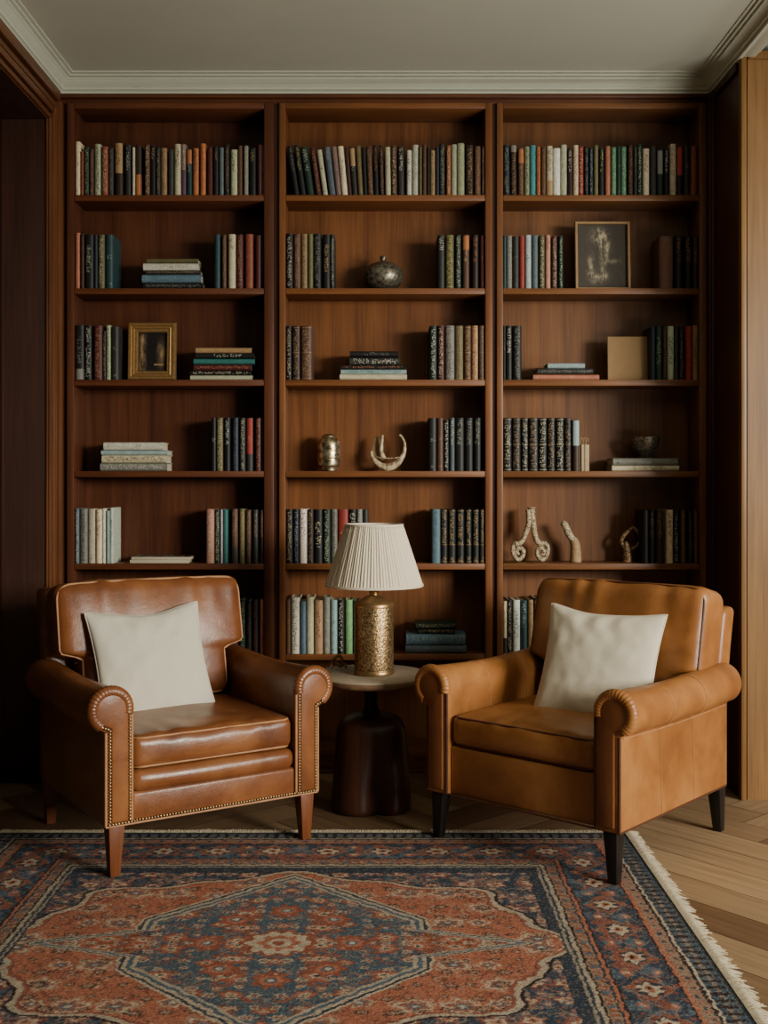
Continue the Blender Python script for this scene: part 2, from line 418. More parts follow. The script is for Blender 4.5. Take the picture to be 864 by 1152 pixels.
def make_book(t, h, d, col, let='-', style='-', low=None, lab=None, rnd=random):
    """standing book: spine towards -Y, base at z=0, centred on x"""
    root = empty('book')
    e = min(.010, t*.40); bl = min(.0022, t*.16)
    n = 8
    def sy(x): return e*(1-math.cos(0)) if False else e - e*math.sqrt(max(0, 1-(2*x/t)**2)) if abs(x) < t/2 else e
    outer = [(-t/2, d)] + [(-t/2*math.cos(PI*k/n), e - e*math.sin(PI*k/n)) for k in range(n+1)] + [(t/2, d)]
    inner = [(t/2-bl, d), (t/2-bl, e+bl), (-t/2+bl, e+bl), (-t/2+bl, d)]
    MB().prism(outer+inner, 0, h, 'z').build('cover', M_COVER, root, smooth=35, col=col)
    MB().box(-t/2+bl+.0001, t/2-bl-.0001, e+bl+.0002, d-.003, .003, h-.0035).build('pages', M_PAGES, root, smooth=0)
    def strip(name, x0, x1, z0, z1, c, off):
        m = MB(); k = 6
        xs = [x0+(x1-x0)*i/k for i in range(k+1)]
        vs = [(x, sy(x)-off, z) for z in (z0, z1) for x in xs]
        m.add(vs, [(i, i+1, k+2+i, k+1+i) for i in range(k)])
        return m.build(name, M_LABEL, root, smooth=60, col=c)
    if low: strip('spine_band', -t*.47, t*.47, .001, h*low[1], COL[low[0]], .00025)
    if lab: strip('spine_label', -t*.44, t*.44, h*lab[1], h*lab[2], COL[lab[0]], .00035)
    if style != '-' and let != '-':
        m = MB()
        rng = {'f': [(.05,.95)], 'u': [(.5,.95)], 'm': [(.3,.8)], 's': [(.55,.62),(.06,.1)], 'b': [(.04,.12),(.36,.95)], 't': [(.72,.95)], 'w': [(.08,.93)]}[style]
        wf = rnd.uniform(.30,.40) if style != 'w' else .42
        if style == 's' and lab: rng = [(.5,.7)]
        dens = .74 if style not in ('s',) else .5
        for a, b in rng:
            z = h*a
            while z < h*b:
                g = rnd.uniform(.0032, .0058)
                if rnd.random() < .12: z += g; continue
                for _ in range(3):
                    if rnd.random() > dens: continue
                    if rnd.random() < .5:
                        x0 = -wf*t + rnd.random()*wf*t; x1 = x0 + wf*t*rnd.uniform(.5,1.0); z0 = z+rnd.random()*g*.6; z1 = z0+g*.3
                    else:
                        x0 = -wf*t + 2*wf*t*rnd.random()*.8; x1 = x0+t*.09; z0 = z; z1 = z+g*.85
                    x1 = min(x1, wf*t)
                    if x1 <= x0: continue
                    z1 = min(z1, h*b)
                    m.add([(x0, sy(x0)-.0006, z0), (x1, sy(x1)-.0006, z0), (x1, sy(x1)-.0006, z1), (x0, sy(x0)-.0006, z1)], [(0,1,2,3)])
                z += g*1.15
        if style in ('b', 'w'):
            for zz in (.025, .965, .34 if style == 'b' else .5):
                xs = [-t*.42+t*.84*i/6 for i in range(7)]
                m.add([(x, sy(x)-.0005, h*zz+q) for q in (0,.0016) for x in xs], [(i,i+1,8+i,7+i) for i in range(6)])
        if m.f: m.build('spine_lettering', M_LETTER, root, smooth=0, col=tuple(.10*a+.90*b for a, b in zip(COL[lab[0]] if lab and style in 'tu' else col, COL[let])))
    return root

def book_words(col, let, style, low, lab):
    s = nice(col)
    if low: return '%s and %s book' % (s, nice(low[0]))
    s += ' book'
    if lab: s += ' with %s label' % nice(lab[0])
    elif let != '-': s += ' with %s lettering' % nice(let)
    return s

S1 = 114/864.
# rows: bay, shelf, group ('' | 'left' | 'right'), x offset, scale, y offset, text table:  x0 x1 top colour lettering style [lean=px] [low=c:f] [lab=c:a:b] | ...
ROWS = [
(0,0,'',78,S1,150, "38 92 65 cream grey s|92 120 150 rust tan s|121 170 110 darkgreen sage f|171 204 130 brown tan f|210 268 85 palegreen charcoal f|270 328 108 rust cream f|332 375 120 charcoal grey f|385 455 75 darkbrown black u lab=tan:.42:.99|470 526 90 charcoal offwhite u|536 556 115 cream - -|560 614 98 darkbrown - - low=orange:.42|640 684 92 brown cream f|688 735 95 black gold t|738 774 120 charcoal gold f|775 830 118 tan brown f"
 "|842 888 130 charcoal - -|892 951 85 cream black u|952 993 85 mauve cream u low=purple:.5|998 1044 128 darkteal cream s lab=orange:.68:.98|1050 1102 120 orange black u|1114 1160 82 orange rust f|1174 1222 108 maroon rust f|1228 1270 108 black tan t|1276 1316 115 slate grey f|1322 1364 88 black tan f|1372 1432 132 palegreen charcoal u|1436 1474 98 brown rust u|1486 1524 100 grey palegreen f|1534 1592 118 black gold t|1604 1642 92 maroon brown u|1647 1684 98 mauve brown s"),
(1,0,'',318,S1,150, "98 142 100 black grey u lean=62|152 200 95 black yellow u lean=60|208 270 108 darkgreen offwhite u lean=58|286 332 115 maroon tan f lean=56|343 386 135 palegreen charcoal s lean=54|400 454 110 slate paleblue t lean=50|456 502 108 mauve tan f lean=45|505 556 105 cream grey m lean=40|558 592 115 darkbrown rust f lean=32|594 640 110 charcoal cream s lean=28 lab=tan:.6:.97|645 688 100 olive tan f lean=24|690 724 112 black - - lean=19|726 775 105 brown tan f lean=16|782 820 95 black orange u lean=12|830 866 95 darkbrown tan f lean=9"
 "|876 924 110 cream brown s lean=6|928 976 100 brown cream f lean=5|984 1038 105 charcoal offwhite u lean=3|1058 1100 136 offwhite brown m|1104 1160 92 offwhite grey m|1162 1188 112 olive tan f|1194 1226 85 brown tan s|1228 1258 112 black - -|1260 1300 138 tan brown f|1302 1336 110 navy - -|1338 1384 86 charcoal sage f|1396 1436 98 orange cream f|1437 1484 90 palegreen sage f|1488 1551 80 sage palegreen u|1564 1628 95 darkbrown gold f|1636 1690 105 brown tan f|1696 1726 108 darkbrown tan f"),
(2,0,'',562,S1,150, "36 92 92 navy sage f lean=4|98 150 92 darkbrown tan f lean=4 lab=grey:.86:.99|160 210 118 brown tan f lab=orange:.68:.97|214 256 108 sage darkgreen f|260 310 95 turquoise - -|314 350 108 orange brown f|356 398 108 brown orange f|402 455 102 cream charcoal u low=tan:.3|456 520 122 white - -|521 576 90 palegreen charcoal s|582 626 120 darkbrown offwhite u|630 674 95 cream orange f|676 718 105 red cream f|726 760 110 black sage f|766 800 118 navy paleblue f|806 844 95 olive tan s"
 "|852 894 120 black yellow u|903 947 105 salmon - -|952 1000 112 green palegreen f|1001 1036 105 darkgreen sage s|1038 1084 110 green palegreen f|1096 1142 95 darkbrown orange f|1146 1175 108 charcoal grey u|1178 1218 88 darkgreen offwhite f|1224 1280 125 cream brown u|1290 1340 105 charcoal - -|1346 1396 132 darkgreen - - lab=grey:.46:.97|1404 1446 120 black offwhite u|1456 1510 85 cream tan f|1514 1566 100 black - - lab=red:.4:.97|1572 1626 98 charcoal grey s|1632 1690 98 rust orange f"),
(0,1,'left',78,S1,255, "38 91 48 salmon - -|93 125 58 darkbrown rust f|128 206 65 black palegreen m|208 240 68 navy - -|242 300 66 olive cream f|304 372 65 darkteal paleblue s"),
(0,1,'right',188,S1,255, "403 452 62 darkteal slate s|466 504 65 brown tan f|518 582 60 cream brown t|590 648 62 maroon tan f|663 733 60 rust tan s|750 800 72 maroon - -|806 845 72 black tan s"),
(1,1,'left',318,S1,255, "19 89 55 black offwhite f|91 154 58 brown tan f|156 213 58 tan brown f|215 259 58 olive tan s|261 330 58 black grey f|340 407 62 black gold m|408 441 62 charcoal cream f"),
(1,1,'right',434,S1,255, "443 504 66 charcoal offwhite t|511 582 66 olive yellow w|594 644 66 darkgreen cream f|656 714 66 brown cream s lab=orange:.72:.98|738 792 66 darkbrown orange u|806 847 72 maroon grey s"),
(2,1,'left',562,S1,255, "31 58 72 darkteal - -|60 109 72 grey paleblue f|114 167 76 charcoal grey s|170 217 76 red salmon s|220 272 68 paleblue teal s|278 330 68 slate grey f|340 388 70 olive cream f|392 436 68 pink rust t|448 494 76 brown cream f|503 544 76 darkgreen palegreen f"),
(2,1,'right',674,S1,255, "513 637 78 brown rust m|652 714 70 black orange u|733 798 72 black orange u|803 848 80 darkbrown orange u"),
(0,2,'left',78,S1,358, "34 124 58 black grey m low=grey:.2|128 190 60 black offwhite f|202 280 60 maroon tan f|283 311 105 black gold f|312 350 58 sage black f|353 420 70 charcoal sage s"),
(1,2,'left',318,152/864.,358, "11 58 48 black cream f|60 113 48 darkbrown tan w|115 189 48 brown tan w"),
(1,2,'right',434,S1,358, "373 439 62 darkgreen offwhite f|441 502 62 maroon cream f|508 587 62 grey charcoal w|592 662 62 olive tan w|668 730 62 brown gold w|732 788 62 tan brown w|796 843 62 brown grey w"),
(2,2,'left',562,S1,358, "30 52 62 black sage s|54 110 62 black offwhite u|113 190 62 black grey f"),
(2,2,'right',674,S1,358, "440 482 70 navy - -|485 541 66 darkgreen palegreen m|543 583 66 darkbrown rust f|586 642 66 palegreen charcoal m|646 676 66 charcoal grey s|684 726 70 black tan f|742 799 66 red rust s|801 849 62 tan black m"),
(0,3,'right',188,S1,462, "376 416 60 black offwhite s|418 478 60 olive cream f|486 538 60 black offwhite u|552 610 60 navy slate f|618 666 62 charcoal cream f|674 732 62 charcoal cream s lab=red:.32:.99|750 800 62 maroon tan f|808 846 70 black - -"),
(1,3,'left-of-right',434,S1,462, "366 434 62 charcoal paleblue s|438 492 62 brown pink s|493 542 80 black offwhite f|546 588 62 slate offwhite u|592 670 62 black sage u|674 746 62 black grey u|752 814 62 black sage u"),
(2,3,'left',562,S1,462, "36 106 62 black cream w|110 184 62 black tan w|187 248 62 black cream w|252 332 62 black tan w|335 408 62 black cream w|411 478 62 black tan w|482 554 62 black cream w|556 616 62 black tan w|624 684 80 darkbrown - - lab=paleblue:.5:.99"),
(0,4,'left',78,142/864.,565, "21 66 45 slate offwhite f|68 122 48 grey charcoal f|124 178 48 cream charcoal s|179 221 52 cream purple u|222 250 45 offwhite grey s|251 274 60 paleblue - -|275 300 40 white teal m"),
(0,4,'right',188,S1,565, "330 400 62 pink cream f|404 452 65 darkgreen cream f|454 472 65 lilac - -|474 517 65 teal - -|546 602 60 brown tan u low=charcoal:.3|614 660 58 olive gold f|670 716 68 brown tan f|730 774 65 charcoal tan u|790 832 68 darkbrown orange u"),
(1,4,'left',318,S1,565, "18 87 65 black cream f|89 140 65 navy paleblue f|142 207 60 offwhite navy u|209 264 65 darkbrown tan f|266 341 65 black cream m|344 409 65 darkgreen palegreen f|410 467 62 grey charcoal f|469 562 62 red cream s low=black:.42|564 630 65 black offwhite f|632 680 62 grey offwhite f|681 731 65 charcoal - -"),
(1,4,'right',434,S1,565, "390 467 62 steelblue slate u|470 528 62 black gold b|532 598 62 black gold b|604 672 62 black gold b|678 734 62 black gold b|740 798 62 black gold b|804 849 62 charcoal gold b"),
(2,4,'right',674,S1,565, "372 428 70 black - -|429 480 70 black tan u|488 550 72 darkbrown tan u|576 636 68 cream charcoal u|638 682 70 charcoal offwhite f|698 744 70 brown tan f|760 802 68 black grey f|808 849 68 brown orange f"),
(0,5,'right',188,S1,668, "440 482 52 black tan f|484 536 50 charcoal gold f|542 604 55 maroon orange f|612 670 50 darkgreen palegreen f|674 720 55 black olive f|726 776 55 darkbrown rust f|790 836 45 salmon - -"),
(1,5,'left',318,S1,668, "20 66 45 brown tan s|70 144 28 offwhite charcoal f|147 199 62 steelblue teal s|201 264 25 cream - -|268 343 52 tan brown m|345 404 25 grey cream s|408 466 50 paleblue slate s|469 528 50 black offwhite f|532 597 48 brightgreen - -|599 645 55 darkgreen grey f"),
(2,5,'left',558,S1,664, "58 93 90 cream charcoal s low=darkbrown:.3|95 141 78 black cream f|144 207 80 white charcoal m|210 270 85 darkteal paleblue u|272 320 78 tan brown f|323 377 65 darkbrown tan f"),
]
for (bay, sh, grp, xo, sc, yo, txt) in ROWS:
    zs = SH[sh]
    bx0, bx1 = PX(BAYS[bay][1], YB)+.0015, PX(BAYS[bay][2], YB)-.0015
    side = {'left': 'left end', 'right': 'right end', 'left-of-right': 'right end', '': 'all along'}[grp]
    prev = bx0
    ents = txt.split('|')
    for k, ent in enumerate(ents):
        q = ent.split(); x0, x1, top = float(q[0]), float(q[1]), float(q[2]); col, let, st = q[3:6]
        lean = 0; low = lab = None
        for ex in q[6:]:
            kk, vv = ex.split('=')
            if kk == 'lean': lean = float(vv)
            if kk == 'low': a = vv.split(':'); low = (a[0], float(a[1]))
            if kk == 'lab': a = vv.split(':'); lab = (a[0], float(a[1]), float(a[2]))
        rec = .006 + R.random()*.006
        Yb = YB + rec
        X0, X1 = PX(xo+x0*sc, Yb), PX(xo+x1*sc, Yb)
        base_y = {0:219,1:324,2:427,3:530,4:634,5:735}[sh]
        hgt = (base_y - (yo+top*sc)) * Yb / F
        X0 = max(X0, prev+.0004); X1 = min(max(X1, X0+.004), bx1)
        t = X1 - X0
        dep = R.uniform(.118, .14)
        rnd = random.Random(bay*1000+sh*100+k+len(grp)*17)
        fb = rnd.uniform(.88,1.1); cc = tuple(max(12, min(235, c*fb*rnd.uniform(.97,1.03))) for c in COL[col])
        b = make_book(t*.985, hgt, dep, cc, let, st, low, lab, rnd)
        if lean:
            al = math.atan2(lean*sc, (hgt*F/Yb))
            b.rotation_euler = (0, -al, 0)
            hh = hgt/math.cos(al)
            # tilt about the lower-left corner: lifts the right corner a little
            b.location = (X0+t/2, Yb, zs + t/2*math.sin(al)*1.0 + .0002)
            prev = X1
        else:
            b.location = (X0+t/2, Yb, zs+.0002)
            prev = X1
        wds = book_words(col, let, st, low, lab)
        where = ('%s from left, %s shelf of %s bookcase' % (ORD[k], SHELF[sh], WHICH[bay])) if grp == '' else \
                ('%s at %s, %s shelf of %s bookcase' % (ORD[k], side, SHELF[sh], WHICH[bay]))
        L = '%s, %s' % (wds, where)
        tag(b, L, 'book', ('books along the %s shelf of the %s bookcase' if grp == '' else 'books at the '+side+' of the %s shelf of the %s bookcase') % (SHELF[sh], WHICH[bay]))

# lying stacks: bay, shelf, yfront base, list bottom->top of (x0px, x1px, y0, y1, colour, lettering, style, depth)
def kx(o, s, *v): return [o+s*a for a in v]
a188 = lambda v: 188+S1*v
a78 = lambda v: 78+S1*v
a562 = lambda v: 562+S1*v
a674 = lambda v: 674+S1*v
a440 = lambda v: 440+S1*v
am = lambda v: 318+152/864.*v
STACKS = [
 (0,1,[(161,228.5,316.4,323.4,'black','grey','f'),(159.5,226,307,316.4,'steelblue','paleblue','s'),(164,225.6,302.6,307,'charcoal','tan','f'),(161,222.6,294,302.6,'offwhite','grey','m'),(165,222.6,289.5,294,'olive','-','-')]),
 (0,2,[(a188(197),a188(726),421.3,426.6,'palegreen','-','-'),(a188(195),a188(710),416.1,421.3,'black','cream','f'),(a188(225),a188(715),408.8,416.1,'maroon','salmon','f'),(a188(225),a188(745),402.6,408.8,'teal','-','-'),(a188(240),a188(742),396.3,402.6,'black','offwhite','m'),(a188(243),a188(718),390,396.3,'tan','-','-')]),
 (1,2,[(am(365),am(795),420.5,427,'cream','-','-'),(am(372),am(792),415,420.5,'paleblue','teal','f'),(am(370),am(780),410.4,415,'black','salmon','f'),(am(428),am(752),401.2,410.4,'charcoal','offwhite','f'),(am(430),am(740),394.5,401.2,'black','grey','m')]),
 (2,2,[(a562(288),a562(852),420.8,427,'salmon','cream','s'),(a562(325),a562(800),414,420.8,'charcoal','grey','f'),(a562(412),a562(728),408,414,'paleblue','-','-')]),
 (0,3,[(a78(262),a78(830),521.2,530.3,'grey','offwhite','f'),(a78(275),a78(825),512.3,521.2,'cream','charcoal','f'),(a78(270),a78(832),506.8,512.3,'paleblue','steelblue','s'),(a78(290),a78(795),497.7,506.8,'offwhite','charcoal','s')]),
 (2,3,[(a674(112),a674(682),524.5,531,'cream','charcoal','m'),(a674(120),a674(672),516.2,524.5,'grey','darkbrown','s')]),
 (1,5,[(a440(122),a440(640),724.2,733.5,'slate','grey','f'),(a440(128),a440(635),711.5,724.2,'steelblue','paleblue','w'),(a440(225),a440(545),706,711.5,'black','gold','f'),(a440(212),a440(558),699.5,706,'darkgreen','gold','f')]),
]
stack_top = {}
for (bay, sh, bs) in STACKS:
    z = SH[sh] + .0002; nb = len(bs)
    for k, (x0, x1, y0, y1, col, let, st) in enumerate(bs):
        Yb = YB + .012 + R.random()*.008
        X0, X1 = PX(x0, Yb), PX(x1, Yb); t = (y1-y0)*Yb/F
        rnd = random.Random(900+bay*77+sh*10+k)
        b = make_book(t*.97, X1-X0, .125 if k < 3 else .115, COL[col], let, st, None, None, rnd)
        b.rotation_euler = (0, PI/2, rnd.uniform(-.02,.02))
        b.location = (X0, Yb, z + t/2)
        z += t
        pos = 'top' if k == nb-1 else ('lowest' if k == 0 else ORD[nb-1-k]+' down')
        tag(b, '%s, %s in stack, %s shelf of %s bookcase' % (book_words(col, let, st, None, None), pos, SHELF[sh], WHICH[bay]), 'book', 'stacked books on the %s shelf of the %s bookcase' % (SHELF[sh], WHICH[bay]))
    stack_top[(bay, sh)] = z
# two magazines on the fifth shelf of the left bookcase
def magazine(x0, x1, t, z, rz, cols, label):
    Yb = YB+.02; X0, X1 = PX(x0, Yb), PX(x1, Yb); w = X1-X0; d = .125
    root = tag(empty('magazine', ((X0+X1)/2, Yb, z), rz), label, 'magazine', 'magazines on the fifth shelf of the left bookcase')
    MB().box(-w/2, w/2, 0, d, 0, t-.0006).build('pages', M_PAGES, root, bevel=.0006)
    nx, ny = 46, 28
    vs = [(-w/2+w*i/nx, d*j/ny, t-.0003) for j in range(ny+1) for i in range(nx+1)]
    fs = [(j*(nx+1)+i, j*(nx+1)+i+1, (j+1)*(nx+1)+i+1, (j+1)*(nx+1)+i) for j in range(ny) for i in range(nx)]
    o = MB().add(vs, fs).build('cover', M_VC, root, smooth=0)
    ca = o.data.color_attributes.new('Col', 'FLOAT_COLOR', 'POINT'); arr = []
    for x, y, zz in vs:
        q = noise.noise(Vector((x*40, y*40, cols))) ; c = (58,54,50) if q < -.1 else ((150,146,132) if q < .2 else (128,80,60))
        arr += rgba(c)
    ca.data.foreach_set('color', arr)
    return root
z0 = SH[4]
magazine(146, 212, .0125, z0+.0002, .0, 1.3, 'white magazine lying lowest of two on fifth shelf of left bookcase')
magazine(147.5, 214, .011, z0+.0128, -.03, 5.7, 'magazine with dark mottled cover lying atop another on fifth shelf of left bookcase')

# ------------------------------------------------------------------ pictures and ornaments
def on_shelf(sh): return SH[sh] + .0002
def picture(name, label, px0, px1, ytop, sh, fw, prof, mat, paint, Y, lean=.06, res=60):
    X0, X1 = PX(px0, Y), PX(px1, Y); w = X1-X0; h = PZ(ytop, Y) - SH[sh]
    root = tag(empty(name, ((X0+X1)/2, Y, on_shelf(sh))), label, 'picture')
    root.rotation_euler = (-lean, 0, 0)
    vs = []; n = len(prof)    # prof: (inset, forward)
    for sx, sz in ((-1,0),(1,0),(1,1),(-1,1)):
        for a, f in prof:
            vs.append((sx*(w/2-a), -f, (a if sz == 0 else h-a)))
    fs = []
    for c in range(4):
        for k in range(n):
            k2 = (k+1) % n; c2 = (c+1) % 4
            fs.append((c*n+k, c*n+k2, c2*n+k2, c2*n+k))
    MB().add(vs, fs).build('frame', mat, root, smooth=25)
    nx, ny = res, int(res*h/w); iw, ih = w/2-fw, h-2*fw
    vs = [(-iw+2*iw*i/nx, .002, fw+ih*j/ny) for j in range(ny+1) for i in range(nx+1)]
    fs = [(j*(nx+1)+i, j*(nx+1)+i+1, (j+1)*(nx+1)+i+1, (j+1)*(nx+1)+i) for j in range(ny) for i in range(nx)]
    o = MB().add(vs, fs).build('canvas', M_VC, root, smooth=0)
    ca = o.data.color_attributes.new('Col', 'FLOAT_COLOR', 'POINT'); arr = []
    for x, y, z in vs: arr += rgba(paint(x/iw, (z-fw)/ih))
    ca.data.foreach_set('color', arr)
    MB().box(-w/2+.004, w/2-.004, .003, .009, .002, h-.004).build('backing', M_BOARD, root)
    return root
def lerp3(a, b, t): t = max(0, min(1, t)); return tuple(x+(y-x)*t for x, y in zip(a, b))
def paint_gold(u, v):
    q = noise.noise(Vector((u*3.5, v*4.5, 3))) + .6*noise.noise(Vector((u*11, v*13, 8)))
    wl = max(0, 1-abs(u+.72)*2.6)*(1 if v < .97 else 0)*(.55+.6*q) + max(0, 1-abs(u-.62)*2.4)*max(0, 1-abs(v-.45)*2.0)*(.7+.6*q)
    if abs(v-.17) < .02 and .1 < u < .8: wl = .7
    return lerp3((30,25,24), (170,135,80), wl*1.2)
picture('picture_frame', 'small dark picture in a stepped gold frame on third shelf of left bookcase', 144, 198, 363, 2, .037,
        [(0,0),(0,.012),(.004,.018),(.012,.018),(.016,.012),(.022,.014),(.026,.009),(.033,.009),(.037,.003),(.037,-.004),(0,-.009)], M_GILT, paint_gold, YB+.05)
BL_ = [(-.22,.80,.34,.14),(-.02,.72,.2,.10),(.1,.84,.2,.08),(-.1,.90,.16,.07),(.02,.45,.15,.30),(.16,.55,.12,.22),(-.45,.42,.16,.14),(-.5,.28,.14,.12),(-.38,.18,.2,.10),(.08,.2,.2,.10),(-.2,.14,.2,.08),(.45,.42,.3,.04),(.3,.66,.15,.10)]
def paint_dark(u, v):
    s = 0
    for a, b, c, d in BL_:
        s += math.exp(-(((u-a)/c)**2 + ((v-b)/d)**2)*1.6)
    q = noise.noise(Vector((u*7, v*8, 1))) + .8*noise.noise(Vector((u*17, v*19, 5)))
    return lerp3((72,66,58), (176,162,128), s*(.38+.6*q)*1.1)
picture('framed_picture', 'dark grey picture of pale blurred shapes in thin frame, second shelf of right bookcase', 647, 709, 249, 1, .010,
        [(0,0),(0,.010),(.002,.012),(.008,.012),(.010,.010),(.010,-.003),(0,-.008)], M_TANFR, paint_dark, YB+.06, res=80)
Yc = YB+.055
X0, X1 = PX(684, Yc), PX(729, Yc)
tb = tag(empty('blank_board', ((X0+X1)/2, Yc, on_shelf(2))), 'plain tan square board standing upright on third shelf of right bookcase', 'board')
tb.rotation_euler = (-.05, 0, 0)
MB().box(-(X1-X0)/2, (X1-X0)/2, 0, .012, 0, (427-377)*Yc/F).build('panel', M_BOARD, tb, bevel=.0015)

Yo = YB+.083
def at(px, py, Y=Yo): return Vector((PX(px, Y), Y, PZ(py, Y)))
def lathe_thing(name, label, cat, cx, sh_z, prof, mat, Y=Yo, rad=None, seg=56):
    root = tag(empty(name, (PX(cx, Y), Y, sh_z+.0003)), label, cat)
    o = MB().lathe(prof, seg, rad=rad).build('body', mat, root, smooth=50)
    return root
sp = [(0,0),(.030,0)] + [(.077*math.sin(PI*(.14+.76*i/20))**.9, .056-.058*math.cos(PI*(.14+.76*i/20))) for i in range(21)]
v = lathe_thing('round_vase', 'round dark pewter vase with tiny neck on second shelf of middle bookcase', 'vase', 431, SH[1], sp+[(.014,.116),(.012,.118)], M_PEWTER)
MB().lathe([(.012,.114),(.010,.121),(.0125,.127),(.013,.131),(.009,.136),(.005,.135),(0,.134)], 24).build('neck', M_PEWTER, v, smooth=50)
jp = [(0,0),(.028,0),(.033,.003),(.0335,.016),(.036,.019),(.0425,.022),(.0435,.028),(.0435,.098),(.041,.112),(.034,.124),(.024,.131)]
v = lathe_thing('lidded_jar', 'shiny silver-gold hammered jar with small lid on fourth shelf of middle bookcase', 'jar', 370, SH[3], jp, M_JAR)
MB().lathe([(.026,.130),(.027,.134),(.022,.138),(.016,.142),(0,.143)], 32).build('lid', M_JAR, v, smooth=50)
MB().sweep([(.0445*math.cos(a*PI/24), .0445*math.sin(a*PI/24), .05) for a in range(48)], .0022, 8, True).build('rim_band', M_GOLDS, v)
# pronged horn ornament
root = tag(empty('horn_ornament', at(436, 530)), 'pale curved two-pronged horn ornament on fourth shelf of middle bookcase', 'ornament')
root.location.z = on_shelf(3)
def lp(px, py, dy=0): p = at(px, py); return (p.x-root.location.x, dy, p.z-root.location.z)
m = MB()
n = 26; vs = []; seg = 12
pts = spl([lp(418,509,.012), lp(418,512,.006), lp(421,519), lp(429,525.5), lp(437,527.2), lp(446,523), lp(452,516), lp(455,508), lp(455,500), lp(453,494.5), lp(450,491)], 8)
def rr(i, s):
    u = i/(len(pts)-1); return .0045+.0105*math.exp(-((u-.42)/.24)**2)
m.sweep(pts, rr, 14, flat=.9); m.blob(pts[-1], .005)
m.build('crescent', M_HORN, root, smooth=60)
m = MB(); p2 = spl([lp(432,518,-.004), lp(429,510,-.004), lp(429.2,501,-.004), lp(430.3,492,-.004)], 8)
m.sweep(p2, lambda i, s: .0105-.0055*i/(len(p2)-1), 12); m.blob(p2[-1], .0052); m.build('prong', M_HORN, root, smooth=60)
fin = [lp(417.5,510,.012), lp(424,519,.006), lp(431,519,.004), lp(428.5,508,.010), lp(428,497,.014), lp(425,491,.018), lp(420,495,.018)]
m = MB(); m.add(fin + [(a, b+.007, c) for a, b, c in fin], [tuple(range(7)), tuple(range(13,6,-1))] + [(i, 7+i, 7+(i+1)%7, (i+1)%7) for i in range(7)])
m.build('fin', plain('horn_dark', (150,116,74), .6), root, bevel=.002)
m = MB(); m.sweep(spl([lp(424,515.5,-.012), lp(431,517,-.014), lp(440,517,-.013), lp(449,516,-.009)], 6), .0022, 8); m.build('ridge', M_CARVE, root)
# ribbed tumbler with bent rods
root = tag(empty('ribbed_tumbler', (PX(655.5, YB+.05), YB+.05, on_shelf(3))), 'small ribbed cream tumbler holding bent rods beside black volumes, fourth shelf', 'tumbler')
MB().lathe([(0,0),(.021,0),(.0225,.004),(.0225,.1),(.020,.1),(.020,.004),(0,.004)], 72, rad=lambda r, z, a: r*(1+.11*math.cos(10*a)) if r > .0205 else r).build('cup', plain('tumbler_glaze', (158,134,96), .5), root, smooth=60)
for k, (bx, tx) in enumerate(((-.012,-.004), (-.002,.008), (.009,.016))):
    MB().sweep(spl([(bx,.0,.006),(bx+.002,0,.09),(tx-.004,0,.118),(tx,0,.126),(tx+.005,0,.12),(tx+.006,0,.112)], 6), .0016, 6).build('rod', M_CARVEP, root)
# bowl on two books
zt = stack_top[(2,3)]
v = lathe_thing('small_bowl', 'small dark silver footed bowl on two books, fourth shelf of right bookcase', 'bowl', 725.5, zt, [(0,0),(.022,0),(.023,.004),(.016,.008),(.02,.014),(.040,.028),(.053,.052),(.058,.074),(.060,.080),(.057,.080),(.050,.054),(.036,.031),(0,.018)], M_PEWTER, Y=YB+.078)
# forked ornament with curled feet
root = tag(empty('forked_ornament', at(596, 634)), 'tall speckled forked ornament with curled feet on fifth shelf of right bookcase', 'ornament'); root.location.z = on_shelf(4)
m = MB(); m.sweep(spl([lp(594,575,-.002), lp(594.5,590,-.004), lp(590.5,603,-.004), lp(586,611.5,-.004), lp(580,614,-.004)], 8), .0100, 12)
m.sweep(spl([lp(598,574,.002), lp(600,592), lp(602,605), lp(606,612.5), lp(612,614)], 8), .0110, 12)
m.build('fork', M_CARVE, root, smooth=60)
m = MB(); m.lathe([(0,0),(.015,0),(.013,.004),(.011,.010),(.0165,.016),(.017,.019),(0,.019)], 24)
p = lp(598,578); m.v = [(x+p[0], y, z+p[2]) for x, y, z in m.v]; m.build('cap', M_CARVE, root, smooth=50)
for cx in (583, 610):
    m = MB()
    sgn = -1 if cx < 596 else 1
    m.sweep(spl([lp(cx-sgn*4,614), lp(cx+sgn*3,613), lp(cx+sgn*6,618), lp(cx+sgn*5,626), lp(cx,631.2), lp(cx-sgn*5,627), lp(cx-sgn*5.5,621), lp(cx-sgn*1,618), lp(cx+sgn*2,622), lp(cx,626)], 8), .0088, 10)
    m.build('curl', M_CARVE, root, smooth=60)
# bent ornament
root = tag(empty('bent_ornament', at(645, 634)), 'small ornament with bent speckled arm on plain stump, fifth shelf of right bookcase', 'ornament'); root.location.z = on_shelf(4)
m = MB(); p = spl([lp(647.5,633.5), lp(647.5,622), lp(647,614), lp(645,609)], 8); m.sweep(p, lambda i, s: .0225-.006*i/(len(p)-1), 14); m.build('stump', M_CARVEP, root, smooth=60)
m = MB(); p = spl([lp(648.5,611.5), lp(643,607), lp(639,600), lp(636,593), lp(634.5,591)], 8); m.sweep(p, lambda i, s: .0135, 12, flat=.8); m.blob(p[-1], .0130); m.blob(p[0], .0095); m.build('arm', M_CARVE, root, smooth=60)
